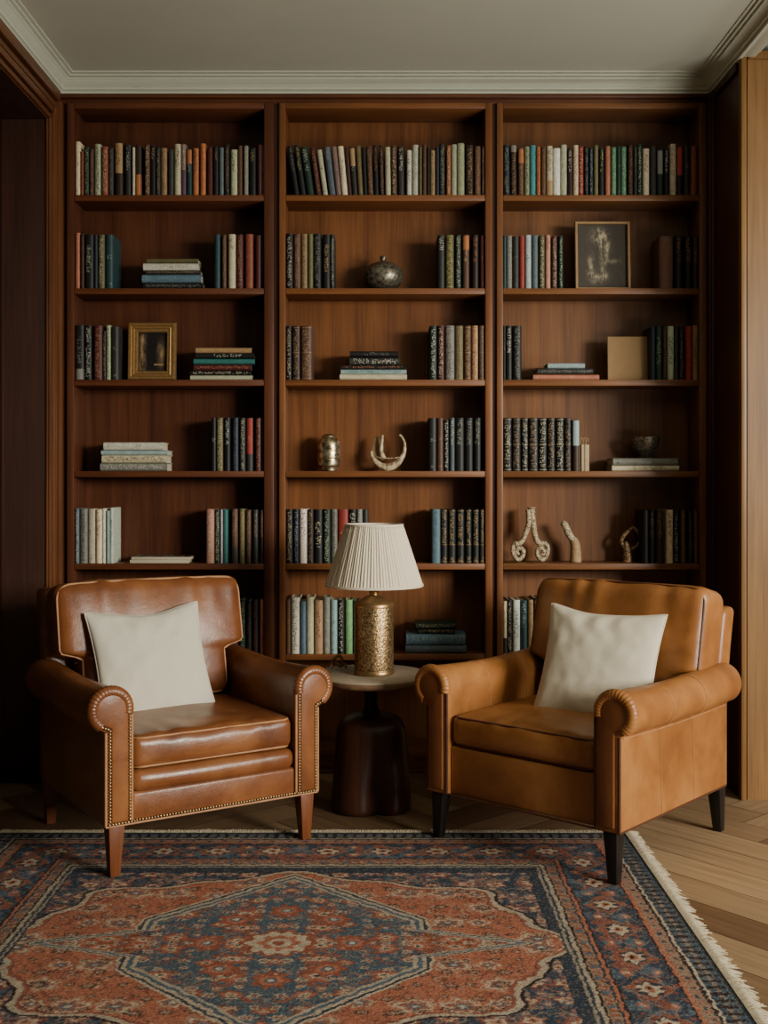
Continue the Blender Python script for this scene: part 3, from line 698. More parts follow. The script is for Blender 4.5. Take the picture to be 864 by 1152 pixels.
# loop ornament
root = tag(empty('loop_ornament', at(707, 634)), 'bronze looped ornament on flared base, fifth shelf of right bookcase', 'ornament'); root.location.z = on_shelf(4)
m = MB(); p = spl([lp(706,633.8), lp(706,626), lp(705,618), lp(703,611)], 8); m.sweep(p, lambda i, s: .020-.0004*i, 14); m.build('base', M_BRONZE, root, smooth=60)
m = MB(); p = spl([lp(703,618), lp(699,611), lp(702,604), lp(709,598), lp(714,596.5), lp(719,602), lp(720.5,609), lp(717,615), lp(710,620)], 8); m.sweep(p, .0078, 10); m.blob(lp(711.5,594.5), .006); m.build('loop', M_BRONZE, root, smooth=60)

bpy.context.view_layer.update()
def settle(root, z):
    lo = min((ch.matrix_world @ v.co).z for ch in root.children for v in ch.data.vertices)
    root.location.z += z + .0004 - lo
for ob in list(C.objects):
    if ob.parent is None and ob.name.split('.')[0] in ('picture_frame','framed_picture','blank_board','horn_ornament','forked_ornament','bent_ornament','loop_ornament','ribbed_tumbler','lidded_jar','round_vase'):
        zz = max(z for z in SH if z < ob.location.z + .03); settle(ob, zz)
# ------------------------------------------------------------------ armchairs
def rbox(hx, hy, hz, r, nx=26, ny=26, nz=10, fn=None):
    """rounded box as a grid, centred; fn moves every vertex"""
    def axis(h, n):
        e = [-h + r*(1-math.cos(PI/2*i/4)) for i in range(4)]
        mid = [-(h-r) + 2*(h-r)*i/n for i in range(n+1)]
        return e + mid + [-q for q in reversed(e)]
    A = [axis(hx, nx), axis(hy, ny), axis(hz, nz)]
    hh = (hx, hy, hz); idx = {}; vs = []; fs = []
    def vid(i, j, k):
        key = (i, j, k)
        if key in idx: return idx[key]
        p = Vector((A[0][i], A[1][j], A[2][k]))
        q = Vector([max(-(hh[a]-r), min(hh[a]-r, p[a])) for a in range(3)])
        d = p-q
        if d.length > 1e-9:
            p = q + d.normalized()*r
        if fn: p = Vector(fn(p))
        idx[key] = len(vs); vs.append(p); return idx[key]
    n = [len(a)-1 for a in A]
    for i in range(n[0]):
        for j in range(n[1]):
            fs.append((vid(i,j,0), vid(i,j+1,0), vid(i+1,j+1,0), vid(i+1,j,0)))
            fs.append((vid(i,j,n[2]), vid(i+1,j,n[2]), vid(i+1,j+1,n[2]), vid(i,j+1,n[2])))
    for i in range(n[0]):
        for k in range(n[2]):
            fs.append((vid(i,0,k), vid(i+1,0,k), vid(i+1,0,k+1), vid(i,0,k+1)))
            fs.append((vid(i,n[1],k), vid(i,n[1],k+1), vid(i+1,n[1],k+1), vid(i+1,n[1],k)))
    for j in range(n[1]):
        for k in range(n[2]):
            fs.append((vid(0,j,k), vid(0,j,k+1), vid(0,j+1,k+1), vid(0,j+1,k)))
            fs.append((vid(n[0],j,k), vid(n[0],j+1,k), vid(n[0],j+1,k+1), vid(n[0],j,k+1)))
    m = MB(); m.v = [tuple(p) for p in vs]; m.f = fs; return m
def rrect(hx, hz, r, n=6, side=14):
    out = []
    for cx, cz, a0 in ((hx-r, hz-r, 0), (-(hx-r), hz-r, PI/2), (-(hx-r), -(hz-r), PI), (hx-r, -(hz-r), 1.5*PI)):
        for i in range(n+1):
            a = a0+PI/2*i/n; out.append((cx+r*math.cos(a), cz+r*math.sin(a)))
    # densify the straight runs
    res = []
    for i, p in enumerate(out):
        q = out[(i+1) % len(out)]; res.append(p)
        L = math.hypot(q[0]-p[0], q[1]-p[1])
        if L > .05:
            for k in range(1, side): res.append((p[0]+(q[0]-p[0])*k/side, p[1]+(q[1]-p[1])*k/side))
    return res

AZ, AR, AXC = .466, .062, .316      # scroll centre height, radius, centre x
def arm_profile(inset=0.0, bottom=.145, n=22):
    xi, xo = .254+inset, .330-inset; r = AR-inset
    pts = [(xi, bottom+inset), (xi, AZ-.02)]
    a0, a1 = PI, -.92
    for k in range(n+1):
        a = a0+(a1-a0)*k/n; pts.append((AXC+r*math.cos(a), AZ+r*math.sin(a)))
    zz = AZ+r*math.sin(a1)-.012
    pts += [(xo, zz), (xo, bottom+inset)]
    return pts

def make_chair(name, label, loc, rz, P):
    root = tag(empty(name, loc, rz), label, 'armchair', 'leather armchairs facing each other')
    Lm = P['leather']; D = P['D']; YF = -.3275
    seed = P['seed']; YD = D+.3275
    # body: outer back, side base, front rail
    def backf(p):
        x, y, z = p; t = max(0, (z+.06)/.3)
        return (x, y+.055*t*t, z)
    bt = P['back_top']; bz0 = .146
    m = rbox(.322, .042, (bt-bz0)/2, .022, 20, 4, 20, fn=lambda p: (p[0], p[1]+.05*max(0, (p[2]+.05)/.3)**1.5, p[2]))
    m.v = [(x, y+D-.0425, z+(bt+bz0)/2) for x, y, z in m.v]; m.build('outer_back', Lm, root, smooth=60)
    MB().box(-.256, .256, YF+P['rail_in'], .25, .146, P['rail_top']).build('front_rail', Lm, root, bevel=.010, seg=3)
    if P['roll']:
        r_ = rbox(.256, .05, .032, .028, 24, 4, 4, fn=lambda p: (p[0], p[1]-.012*(1-(p[0]/.27)**2), p[2]+.002*noise.noise(Vector((p[0]*20, 0, 3)))))
        r_.v = [(x, y+YF+.052, z+P['rail_top']+.026) for x, y, z in r_.v]; r_.build('front_roll', Lm, root, smooth=60)
    for s in (-1, 1):
        arm = empty('arm'); arm.parent = root
        prof = [(s*x, z) for x, z in arm_profile()]
        # arm body, slightly lowered and drawn in toward the rear
        vs = []; fs = []; st = 14; n = len(prof)
        for i in range(st+1):
            u = i/st; y = YF + (YD-.03)*u
            for x, z in prof:
                dz = -.012*math.sin(PI*min(1, u*1.1)) * max(0, (z-.3)/.23)
                vs.append((x, y, z+dz))
        for i in range(st):
            for k in range(n):
                k2 = (k+1) % n; fs.append((i*n+k, i*n+k2, (i+1)*n+k2, (i+1)*n+k))
        fs += [tuple(range(n)), tuple(st*n+k for k in range(n-1, -1, -1))]
        o = MB().add(vs, fs).build('arm_body', Lm, arm, bevel=.006, seg=3, smooth=50)
        # front facing plate
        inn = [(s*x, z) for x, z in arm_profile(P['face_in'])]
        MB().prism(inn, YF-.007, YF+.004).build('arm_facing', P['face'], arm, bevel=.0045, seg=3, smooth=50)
        # gathered roll round the scroll
        path = []
        for k in range(121):
            a = PI+.25+(-1.0-PI-.25)*k/120
            path.append((s*(AXC+(AR-.012)*math.cos(a)), YF+.006, AZ+(AR-.012)*math.sin(a)))
        MB().sweep(path, lambda i, q: .0165*(1+.026*math.sin(i*PI*2/5.2)+.018*math.sin(i*1.3)), 12).build('gathered_roll', Lm, arm, smooth=70)
        # welt down both edges
        w = MB()
        w.sweep([(s*.330, YF+.001, .15+(.405-.15)*k/8) for k in range(9)], .0042, 8)
        w.sweep([(s*.256, YF+.001, .15+(.45-.15)*k/8) for k in range(9)], .0042, 8)
        w.build('welt', P['pipe'], arm, smooth=60)
        if P['nails']:
            m = MB(); line = []
            q = arm_profile(P['face_in']-.004); acc = 0
            q = [(s*x, z) for x, z in q]
            for i in range(len(q)-1):
                a, b = Vector(q[i]), Vector(q[i+1]); L = (b-a).length; t = -acc
                while t + .0088 <= L:
                    t += .0088; line.append(a.lerp(b, t/L))
                acc = L - t
            for p in line: m.blob((p.x, YF-.0062, p.y), (.0036,.003,.0036), 8)
            m.build('nailhead_trim', M_NAIL, arm, smooth=60)
        if P['side_seams']:
            m = MB()
            for yy in (-.10, .10):
                q = arm_profile(-.0006); u = (yy-YF)/(YD-.03)
                m.sweep([(s*x, yy+.012*math.sin(z*9), z-.012*math.sin(PI*min(1,u*1.1))*max(0,(z-.3)/.23)) for x, z in q], .0013, 6)
            z_ = AZ+AR*math.sin(-.92)-.012
            m.sweep([(s*.3312, YF+.02+(YD-.07)*k/20, z_-.006-.012*math.sin(PI*k/20)*.5) for k in range(21)], .0016, 6)
            m.build('seam', M_SEAM, arm, smooth=60)
        o['label'] = 'rolled leather arm'
    if P['nails']:
        m = MB(); k = 0; x = -.322
        while x < .322: m.blob((x, YF-.0006 if abs(x) < .25 else YF-.0075, .1555), (.0036,.003,.0036), 8); x += .0088
        m.build('nailhead_trim', M_NAIL, root, smooth=60)
        MB().sweep([(-.33+.66*k/20, YF+.002, .1475) for k in range(21)], .003, 8).build('bottom_piping', P['pipe'], root)
    else:
        MB().sweep([(-.33+.66*k/20, YF+.004, .1475) for k in range(21)] + [(.33, YF+.004+(YD-.045)*k/20, .1475) for k in range(1,21)], .003, 8).build('bottom_piping', P['pipe'], root)
    # lower deck so that no gap shows under the cushion
    MB().box(-.256, .256, YF+.06, .26, .16, P['seat_z0']-.002).build('seat_deck', Lm, root)
    # seat cushion
    z0, z1 = P['seat_z0'], P['seat_z1']; hz = (z1-z0)/2; hx, hy = .250, .258; cy = YF+.012+hy-P['seat_fwd']
    def seatf(p):
        x, y, z = p; e = (1-(x/hx)**2); g = (1-(y/hy)**2); e = max(0, e); g = max(0, g)
        if z > 0: z += .014*e**.6*g**.6
        fr = max(0, 1-(y+hy)/.16)     # near the front edge: gathers
        z += .0036*fr*math.sin(x*62+1.7*math.sin(x*19+seed))*e * (1 if z > 0 else .3)
        z += .004*noise.noise(Vector((x*7, y*7, seed)))*e*g
        if y < 0: y -= .010*e*max(0, 1-(z/hz)**2)
        return (x, y, z)
    c = rbox(hx, hy, hz, .024, 44, 34, 8, seatf); c.v = [(x, y+cy, z+z0+hz) for x, y, z in c.v]
    cush = c.build('seat_cushion', Lm, root, smooth=70)
    for sz in (-1, 1):
        k = .024*(1-.74)
        loop = [(x, y+cy, z0+hz+sz*(hz-k)) for x, y in rrect(hx-k+.001, hy-k+.001, .03)]
        MB().sweep(loop, .0035, 8, True).build('piping', P['pipe'], cush, smooth=70)
    # back cushion
    th = P['back_th']; hx, hz = P['back_hx'], P['back_h']/2; zc = P['back_z0']+hz; r = .036
    tilt = P['tilt']; ct, st_ = math.cos(tilt), math.sin(tilt)
    zn = P['zn'] - zc     # above this the cushion spreads over the arms
    def taper(z):
        t = max(0, min(1, (z-(zn-.02))/.026)); t = t*t*(3-2*t)
        return .246/hx + (1-.246/hx)*t
    def place(x, y, z):
        y2 = y*ct + (z+hz)*st_; z2 = z*ct - y*st_
        return (x+P.get('back_dx', 0), y2+P['back_y'], z2+zc)
    def backf(p):
        x, y, z = p
        e = max(0, 1-(x/hx)**2); g = max(0, 1-(z/hz)**2)
        if y < 0: y -= .028*e**.6*g**.6
        tp = max(0, 1-(hz-z)/.14)
        y += .0050*tp*math.sin(x*52+2*math.sin(x*17+seed))*e*(1 if y < 0 else 0)
        y += .006*noise.noise(Vector((x*6+seed, z*6, y*3)))*e*g
        z += .010*e**.5*(max(0, z/hz))**2 + .004*noise.noise(Vector((x*9, seed, 0)))*max(0, z/hz)
        return place(x*taper(z), y, z)
    b = rbox(hx, th/2, hz, r, 46, 8, 40, backf)
    bc = b.build('back_cushion', Lm, root, smooth=70)
    kk = r*(1-.72)
    for sy in (-1,):
        loop = []
        for x, z in rrect(hx-kk+.0015, hz-kk+.0015, .045, 8, 24):
            zz = z + .010*max(0, 1-(x/hx)**2)**.5*(max(0, z/hz))**2
            loop.append(place(x*taper(z), sy*(th/2-kk+.001), zz))
        MB().sweep(loop, .0038, 8, True).build('piping', P['pipe'], bc, smooth=70)
    if P['back_seam']:
        pts = []
        for k in range(25):
            z = -hz*.2+(hz*1.15)*k/24; x = -.05-.012*(k/24)
            e = max(0, 1-(x/hx)**2); g = max(0, 1-(min(z,hz)/hz)**2)
            pts.append(place(x, -th/2-.028*e**.6*g**.6+.002*(1-g), min(z, hz-.012)))
        MB().sweep(pts, .0014, 6).build('seam', M_SEAM, bc)
    # legs
    for sx in (-1, 1):
        for sy in (-1, 1):
            x, y = sx*.297, (YF+.028 if sy < 0 else D-.04)
            bot = P['leg_bottom'][(sx, sy)]
            a = P['leg_w']/2; bb = P['leg_w']*.30; sp_ = P['splay']
            vs = [(x+i*a, y+j*a, .150) for j in (-1,1) for i in (-1,1)] + [(x+i*bb+sx*sp_, y+j*bb+sy*sp_, bot) for j in (-1,1) for i in (-1,1)]
            MB().add(vs, [(0,1,3,2),(4,6,7,5),(0,4,5,1),(2,3,7,6),(0,2,6,4),(1,5,7,3)]).build('leg', P['legm'], root, bevel=.002)
    return root
RUGZ = .0053
make_chair('leather_armchair', 'glossy brown leather armchair with brass nailhead trim and brown legs, left of the lamp', (-.656, 3.505, 0), math.radians(33),
  dict(zn=.545, D=.3275, leather=L_LEFT, face=L_LEFT, pipe=M_PIPE_L, seed=3.1, back_top=.745, rail_in=.004, rail_top=.232, roll=True, nails=True, side_seams=False, face_in=.014,
       seat_z0=.290, seat_z1=.382, seat_fwd=.004, back_th=.115, back_hx=.318, back_h=.39, back_z0=.375, back_y=.165, tilt=.20, back_seam=False,
       legm=M_LEG_L, leg_w=.046, splay=.002, leg_bottom={(-1,-1): RUGZ, (1,-1): RUGZ, (-1,1): .0005, (1,1): .0005}))
make_chair('leather_armchair', 'tan leather armchair with plain arm fronts and black tapered legs, right of the lamp', (.597, 3.46, 0), math.radians(-41.5),
  dict(zn=.498, D=.366, leather=L_RIGHT, face=leather('leather_tan_shaded', (100,58,30), (122,72,38), (138,86,48), .42), pipe=M_PIPE_R, seed=8.4, back_top=.695, rail_in=.016, rail_top=.292, roll=False, nails=False, side_seams=True, face_in=.013,  # arm fronts: darker copy of the tan leather, shade put into its colour
       seat_z0=.293, seat_z1=.385, seat_fwd=.0, back_th=.15, back_hx=.308, back_dx=.012, back_h=.385, back_z0=.37, back_y=.205, tilt=.22, back_seam=True,
       legm=M_LEG_R, leg_w=.044, splay=.006, leg_bottom={(-1,-1): RUGZ, (1,-1): RUGZ, (-1,1): .0005, (1,1): .0005}))

def pillow(label, loc, rz, tilt, roll, s, T, mat, seed):
    n = 44; m = MB()
    root = tag(empty('throw_pillow', loc), label, 'pillow', 'throw pillows on the armchairs')
    M = Matrix.Rotation(rz, 4, 'Z') @ Matrix.Rotation(-tilt, 4, 'X') @ Matrix.Rotation(roll, 4, 'Y')
    root.rotation_euler = M.to_euler()
    def P(u, v, side):
        cv = .075
        x = s*u*(1-cv*(1-v*v)*(1 if True else 0)); z = s*v*(1-cv*(1-u*u))
        if v > 0: z -= .012*(1-u*u)**2*v*v*(1+.4*math.sin(u*3+seed))
        t = T*((1-u*u)*(1-v*v))**.42
        w = .0045*math.sin(14*u+3*math.sin(5*v+seed))*max(0, v)**2*(1-u*u) + .005*noise.noise(Vector((u*2.6+seed, v*2.6, side*3))) + .0025*noise.noise(Vector((u*6+seed, v*6, side*5)))
        ed = min(1, 6*min(1-abs(u), 1-abs(v)))
        return (x, side*(t+w*ed), z)
    for side in (-1, 1):
        vs = []; 
        for j in range(n+1):
            for i in range(n+1):
                u = math.sin(PI/2*(2*i/n-1)); v = math.sin(PI/2*(2*j/n-1))
                vs.append(P(u, v, side))
        fs = [(j*(n+1)+i, j*(n+1)+i+1, (j+1)*(n+1)+i+1, (j+1)*(n+1)+i) for j in range(n) for i in range(n)]
        m.add(vs, fs)
    body = m.build('cushion_body', mat, root, smooth=80, weld=True)
    loop = []
    for e in range(4):
        for i in range(30):
            q = -1+2*i/30
            u, v = ((q,-1),(1,q),(-q,1),(-1,-q))[e]
            loop.append(P(u*.999, v*.999, 0))
    MB().sweep(loop, .0034, 8, True).build('piping', mat, root, smooth=70)
    return root
def chair_local(loc, rz, x, y, z):
    c, s = math.cos(rz), math.sin(rz); return (loc[0]+x*c-y*s, loc[1]+x*s+y*c, z)
pillow('off-white linen pillow leaning in the nailhead armchair left of the lamp', chair_local((-.656,3.505), math.radians(33), -.052, .05, .520), math.radians(33-4), .40, -.05, .184, .052, M_LINEN, 1.0)
pillow('cream linen pillow leaning in the black-legged armchair right of the lamp', chair_local((.597,3.46), math.radians(-41.5), +.06, .02, .524), math.radians(-41.5+14), .40, .05, .184, .052, M_LINEN_R, 4.0)

# ------------------------------------------------------------------ side table, lamp, small ornament
TX, TY, TZ = -.043, 3.765, .45
t = tag(empty('side_table', (TX, TY, 0)), 'round pale-topped side table on bulbous dark wood base between the armchairs', 'side table')
MB().lathe([(0,TZ-.001),(.186,TZ-.001),(.191,TZ-.004),(.191,TZ-.008),(0,TZ-.008)][::-1], 96).build('table_top', M_TABLE, t, smooth=40)
MB().lathe([(0,TZ-.030),(.176,TZ-.030),(.186,TZ-.026),(.1915,TZ-.016),(.1915,TZ-.0082),(0,TZ-.0082)], 96, rad=lambda r, z, a: r*(1+.004*math.sin(9*a)+.002*math.sin(23*a)) if r > .18 else r).build('rim', M_RIM, t, smooth=40)
MB().lathe([(0,.30),(.036,.30),(.030,.318),(.0225,.34),(.0215,.38),(.024,.41),(.034,.420),(0,.4205)], 40).build('stem', M_STEM, t, smooth=50)
def brad(r, z, a):
    k = max(0, min(1, (.26-z)/.2))
    c = max(0, math.cos(3*(a+PI/2-.32)/1))
    q = max(0, math.cos(1.5*((a+PI/2-.12+PI) % (2*PI/3) - PI/3)))
    d = ((a+PI/2-.18+PI) % (2*PI)) - PI
    groove = sum(math.exp(-((((a+PI/2-.18-j*2*PI/3)+PI) % (2*PI) - PI)/.28)**2) for j in range(3))
    sq = 1/ (abs(math.cos(a))**3.2 + abs(math.sin(a))**3.2)**(1/3.2)
    return r*(1+(sq-1)*.55)*(1-.26*k*groove)
bp = [(0,0),(.118,0),(.131,.006),(.134,.02)] + [(.134-.016*(i/10), .02+.21*i/10) for i in range(1, 11)] + [(.117,.25),(.112,.272),(.102,.29),(.086,.303),(.062,.311),(.04,.315),(0,.316)]
MB().lathe(bp, 120, rad=brad).build('base', M_BASE, t, smooth=60)

LX, LY = -.0335, 3.752
lamp = tag(empty('table_lamp', (LX, LY, TZ-.0005)), 'table lamp with cream pleated shade and textured gold cylinder base', 'lamp')
MB().lathe([(0,0),(.064,0),(.067,.003),(.067,.010),(.065,.013),(.0655,.018),(.0655,.225),(.0645,.232),(.059,.240),(.0,.240)], 72).build('lamp_base', M_GOLD, lamp, smooth=40)
MB().lathe([(.0660,.0005),(.0682,.002),(.0682,.011),(.0662,.014)], 72).build('foot_ring', M_GOLDS, lamp, smooth=50)
MB().lathe([(.0661,.222),(.067,.228),(.065,.236),(.055,.244),(.036,.252),(.028,.258),(.016,.262),(.014,.268),(.017,.273),(.014,.279),(.008,.283),(.008,.33),(0,.33)], 48).build('neck', M_GOLDS, lamp, smooth=50)
sz0, sz1 = .293, .497; r0, r1 = .162, .0955
def shade_r(u, a, inner=0):
    base = r0+(r1-r0)*u
    pl = 1 if not inner else .2
    k = math.sin(92*a+.5*math.sin(9*a))*.0021*pl*(1-.35*u) + .0009*math.sin(31*a+u*2)*pl
    return base + k - (.0045 if inner else 0)
vs = []; fs = []; S = 552; ST = 10
for inner in (0, 1):
    for j in range(ST+1):
        u = j/ST
        for k in range(S):
            a = 2*PI*k/S; r = shade_r(u, a, inner); vs.append((r*math.cos(a), r*math.sin(a), sz0+(sz1-sz0)*u))
off = (ST+1)*S
for j in range(ST):
    for k in range(S):
        k2 = (k+1) % S
        fs.append((j*S+k, j*S+k2, (j+1)*S+k2, (j+1)*S+k)); fs.append((off+j*S+k, off+(j+1)*S+k, off+(j+1)*S+k2, off+j*S+k2))
for k in range(S):
    k2 = (k+1) % S
    fs.append((k, off+k, off+k2, k2)); fs.append((ST*S+k, ST*S+k2, off+ST*S+k2, off+ST*S+k))
MB().add(vs, fs).build('lamp_shade', M_SHADE, lamp, smooth=80)
for r, z in ((r0, sz0+.003), (r1, sz1-.002)):
    MB().lathe([(r+.0028, z-.004), (r+.0034, z), (r+.0028, z+.004), (r-.004, z+.004), (r-.004, z-.004), (r+.0028, z-.004)], 96).build('shade_trim', M_SHADE, lamp, smooth=50)
m = MB()
for k in range(3):
    a = k*2*PI/3+.4; m.sweep([(0,0,sz1-.02), (.09*math.cos(a), .09*math.sin(a), sz1-.006)], .0016, 6)
m.sweep([(0,0,.32), (0,0,sz1-.012)], .003, 8)
m.build('shade_fitter', M_GOLDS, lamp)
# small twisted ornament behind the lamp
o = tag(empty('twisted_ornament', (PX(381, 3.83), 3.83, TZ-.0005)), 'small dark twisted bronze ornament on side table behind the lamp', 'ornament')
m = MB(); m.sweep(spl([(-.028,0,.004),(-.024,.004,.022),(-.012,-.004,.040),(.002,.006,.046),(.012,-.002,.034),(.004,.004,.020),(-.008,0,.028),(.006,-.006,.012),(.020,.004,.018),(.026,0,.005)], 8), .0045, 8)
m.build('coil', M_BRONZE, o, smooth=60)

# ------------------------------------------------------------------ rug
RX0, RX1, RY0, RY1 = -1.185, .745, 1.80, 3.475
def make_rug():
    nx, ny = 620, 540
    xs = np.linspace(RX0, RX1, nx+1); ys = np.linspace(RY0, RY1, ny+1)
    X, Y = np.meshgrid(xs, ys)
    cx, cy = -.245, 2.637
    U = np.abs(X-cx); V = np.abs(Y-cy); SX = X-cx; SY = Y-cy
    rg = np.random.default_rng(5)
    def nz(f, seed, oct=3):
        """smooth value noise on a mirrored lattice so motifs are symmetric"""
        out = np.zeros_like(X); amp = 1
        for o in range(oct):
            g = np.random.default_rng(seed+o).random((160,160)); ff = f*2**o
            a = (U*ff) % 158; b = (V*ff) % 158
            i = a.astype(int); j = b.astype(int); s = a-i; t = b-j
            s = s*s*(3-2*s); t = t*t*(3-2*t)
            out += amp*((g[j,i]*(1-s)+g[j,i+1]*s)*(1-t) + (g[j+1,i]*(1-s)+g[j+1,i+1]*s)*t); amp *= .5
        return out/ (2-2**(1-oct))
    c = lambda *t: np.array(lin(t))
    NAVY, BLUE, RUST, ORG, CRM, DK, TAN, ROSE = c(50,60,72), c(80,98,110), c(146,80,58), c(172,102,74), c(186,168,140), c(46,40,42), c(156,130,104), c(156,108,90)
    img = np.zeros(X.shape+(3,)); img[:] = NAVY
    def put(mask, col, a=1.0): img[mask] = img[mask]*(1-a)+col*a
    # flower stamps on an open lattice
    def flowers(mask, pitch, cols, rad, seed, ox=0, oy=0):
        gx = np.floor((U+ox)/pitch); gy = np.floor((V+oy)/pitch)
        h = np.sin(gx*127.1+gy*311.7+seed)*43758.5453; h = h-np.floor(h)
        h2 = np.sin(gx*269.5+gy*183.3+seed)*43758.5453; h2 = h2-np.floor(h2)
        lx = ((U+ox)/pitch-gx-.5-(h-.5)*.35)*pitch; ly = ((V+oy)/pitch-gy-.5-(h2-.5)*.35)*pitch
        d = np.hypot(lx*.8, ly*1.15); an = np.arctan2(ly, lx)
        rr = rad*(.65+.5*h)*(1+.22*np.cos(6*an+h*6))
        for k, (f, col) in enumerate(zip((1.0,.72,.42,.2), cols)):
            put(mask & (d < rr*f) & (h2 > .12), col, .9)
        put(mask & (d > rr*1.15) & (d < rr*1.3) & (h > .45), cols[0], .6)
    def vines(mask, f, seed, lo, hi, col, a=.8):
        q = nz(f, seed, 2); put(mask & (q > lo) & (q < hi), col, a)
    U = np.abs(U + (nz(45, 301, 2)-.5)*.012); V = np.abs(V + (nz(45, 311, 2)-.5)*.012)
    HW, HV = .60, .445     # field half sizes
    field = (U < HW+.04) & (V < HV+.03)
    # ---- field ground: navy with vines and flowers
    put(field, NAVY*1.15)
    vines(field, 26, 3, .48, .53, BLUE); vines(field, 34, 11, .60, .70, ROSE, .7); vines(field, 30, 17, .3, .38, TAN, .55)
    flowers(field, .085, (RUST, CRM, ORG, DK), .026, 2.0)
    flowers(field, .052, (BLUE, ROSE, CRM, RUST), .012, 7.0, .02, .03)
    # ---- orange lobed ground
    ang = np.arctan2(V/.445, U/.66)
    rho = np.hypot(U/.655, V/.447)
    lobe = rho/(1+.055*np.cos(8*ang)+.03*np.cos(16*ang))
    org = (lobe < .97)
    put((lobe < 1.012) & (lobe >= .985), CRM, .8); put((lobe < 1.028) & (lobe >= 1.012), DK); put((lobe < .985) & (lobe > .972), RUST)
    put(org, ORG); 
    vines(org, 30, 41, .47, .5, RUST, .9); vines(org, 22, 45, .62, .66, DK, .5)
    flowers(org, .098, (CRM, RUST, BLUE, CRM), .030, 4.3, .045, .03)
    flowers(org, .060, (DK, TAN, RUST, CRM), .012, 9.1, .01, .05)
    # ---- hexagonal medallion with pendants
    hexd = np.maximum(U/.335, (U*.92+V)/.445 )
    pend = (U/.585 + V/.185)
    md = np.minimum(hexd, pend)
    put(md < 1.06, CRM); put(md < 1.04, NAVY); put(md < 1.015, CRM, .9); put(md < .985, BLUE); put(md < .955, CRM, .75); put(md < .93, NAVY*1.25)
    inn = md < .93
    put(inn & (pend < .93) & (hexd > 1.0), RUST*.75)
    put(inn & (hexd < .93), BLUE*.80)
    vines(inn, 34, 71, .46, .52, BLUE*1.1, .9); vines(inn, 28, 77, .64, .72, RUST, .85); vines(inn, 44, 79, .28, .34, TAN, .6)
    flowers(inn, .078, (RUST, ORG, CRM, DK), .027, 1.7, .03, .02)
    flowers(inn, .046, (CRM, ROSE, NAVY, CRM), .010, 6.6, .0, .02)
    cd = np.hypot(SX+(nz(60,321,2)-.5)*.014, SY*1.15+(nz(60,331,2)-.5)*.014)*1.12; ca = np.arctan2(SY, SX)
    # ring of palmettes around the centre flower
    for k in range(8):
        a = k*PI/4; px_, py_ = .17*np.cos(a), .20*np.sin(a)
        d = np.hypot((SX-px_), (SY-py_)*1.1); aa = np.arctan2(SY-py_, SX-px_)
        put(d < .040*(1+.2*np.cos(7*aa)), RUST); put(d < .026, ORG); put(d < .015, BLUE); put(d < .008, CRM)
    put(cd < .095*(1+.12*np.cos(10*ca)), RUST); put(cd < .080*(1+.1*np.cos(10*ca)), CRM); put(cd < .052*(1+.15*np.cos(8*ca)), ORG); put(cd < .032, CRM); put(cd < .017, RUST)
    # ---- borders, measured from the outer edge
    jx = (nz(70, 201, 2)-.5)*.010; jy = (nz(70, 211, 2)-.5)*.010
    E = np.minimum(np.minimum(X-RX0, RX1-X), np.minimum(Y-RY0, RY1-Y))
    along = np.where(np.minimum(X-RX0, RX1-X) < np.minimum(Y-RY0, RY1-Y), Y-cy, X-cx)
    E = np.where(E > .02, E+jx, E); along = along+jy*1.6
    brd = E < .325
    put(brd, NAVY)
    def band(a, b, col, al=1.0): put((E >= a) & (E < b), col, al)
    band(.0, .012, NAVY*.8); band(.012, .058, BLUE*.8)
    put((E >= .014) & (E < .056) & (np.mod(along, .030) < .012), DK); put((E >= .030) & (E < .040) & (np.mod(along, .030) > .012), TAN, .6)
    band(.058, .064, CRM); band(.064, .072, DK); band(.072, .098, TAN, .8)
    put((E >= .074) & (E < .096) & (np.mod(along+.5*E, .024) < .011), ROSE); put((E>=.08)&(E<.09)&(np.mod(along,.048)<.012), NAVY)
    band(.098, .108, ORG); band(.108, .113, DK)
    mb = (E >= .113) & (E < .245)
    put(mb, NAVY*1.2)
    p = .16; la = np.mod(along, p)-p/2; le = E-.179
    vq = le - .03*np.sin(along*2*PI/p); put(mb & (np.abs(vq) < .004), ROSE, .9)
    d = np.hypot(la, le*1.25); an = np.arctan2(le, la)
    dia = np.abs(la)/.066 + np.abs(le)/.058
    put(mb & (dia < 1.0), TAN, .55); put(mb & (dia < .9), RUST, .85); put(mb & (d < .036*(1+.15*np.cos(8*an))), NAVY); put(mb & (d < .028*(1+.2*np.cos(6*an))), CRM); put(mb & (d < .014), ORG); put(mb & (d < .007), DK)
    la2 = np.mod(along+p/2, p)-p/2; d2 = np.hypot(la2*.9, (np.abs(le)-.032)*1.2); put(mb & (d2 < .022), BLUE); put(mb & (d2 < .015), ORG); put(mb & (d2 < .007), CRM)
    fm = mb; q = nz(40, 91, 2); put(fm & (q > .64) & (d > .04), BLUE*1.1, .7); put(fm & (q < .33) & (d > .04), RUST, .7)
    band(.245, .250, DK); band(.250, .258, ORG); band(.258, .264, NAVY); band(.264, .288, TAN, .85)
    put((E >= .266) & (E < .286) & (np.mod(along-.6*E, .022) < .010), RUST); band(.288, .294, DK); band(.294, .304, CRM, .8); band(.304, .311, NAVY); band(.311, .318, CRM, .6)
    put((E>=.268)&(E<.284)&(np.mod(along,.066)<.014), BLUE)
    # knot noise and abrash
    k = rg.random(X.shape); g_ = img.mean(-1, keepdims=True); img = (g_+(img-g_)*1.02)*1.0*(.60+.80*k)[...,None]
    sp = rg.random(X.shape); put(sp > .93, CRM, .35); put(sp < .06, DK, .5); put((sp > .5) & (sp < .55), ORG, .35)
    ab = .92+.16*nz(5, 131, 2); img *= ab[...,None]
    Z = .0045 + .0007*rg.random(X.shape)
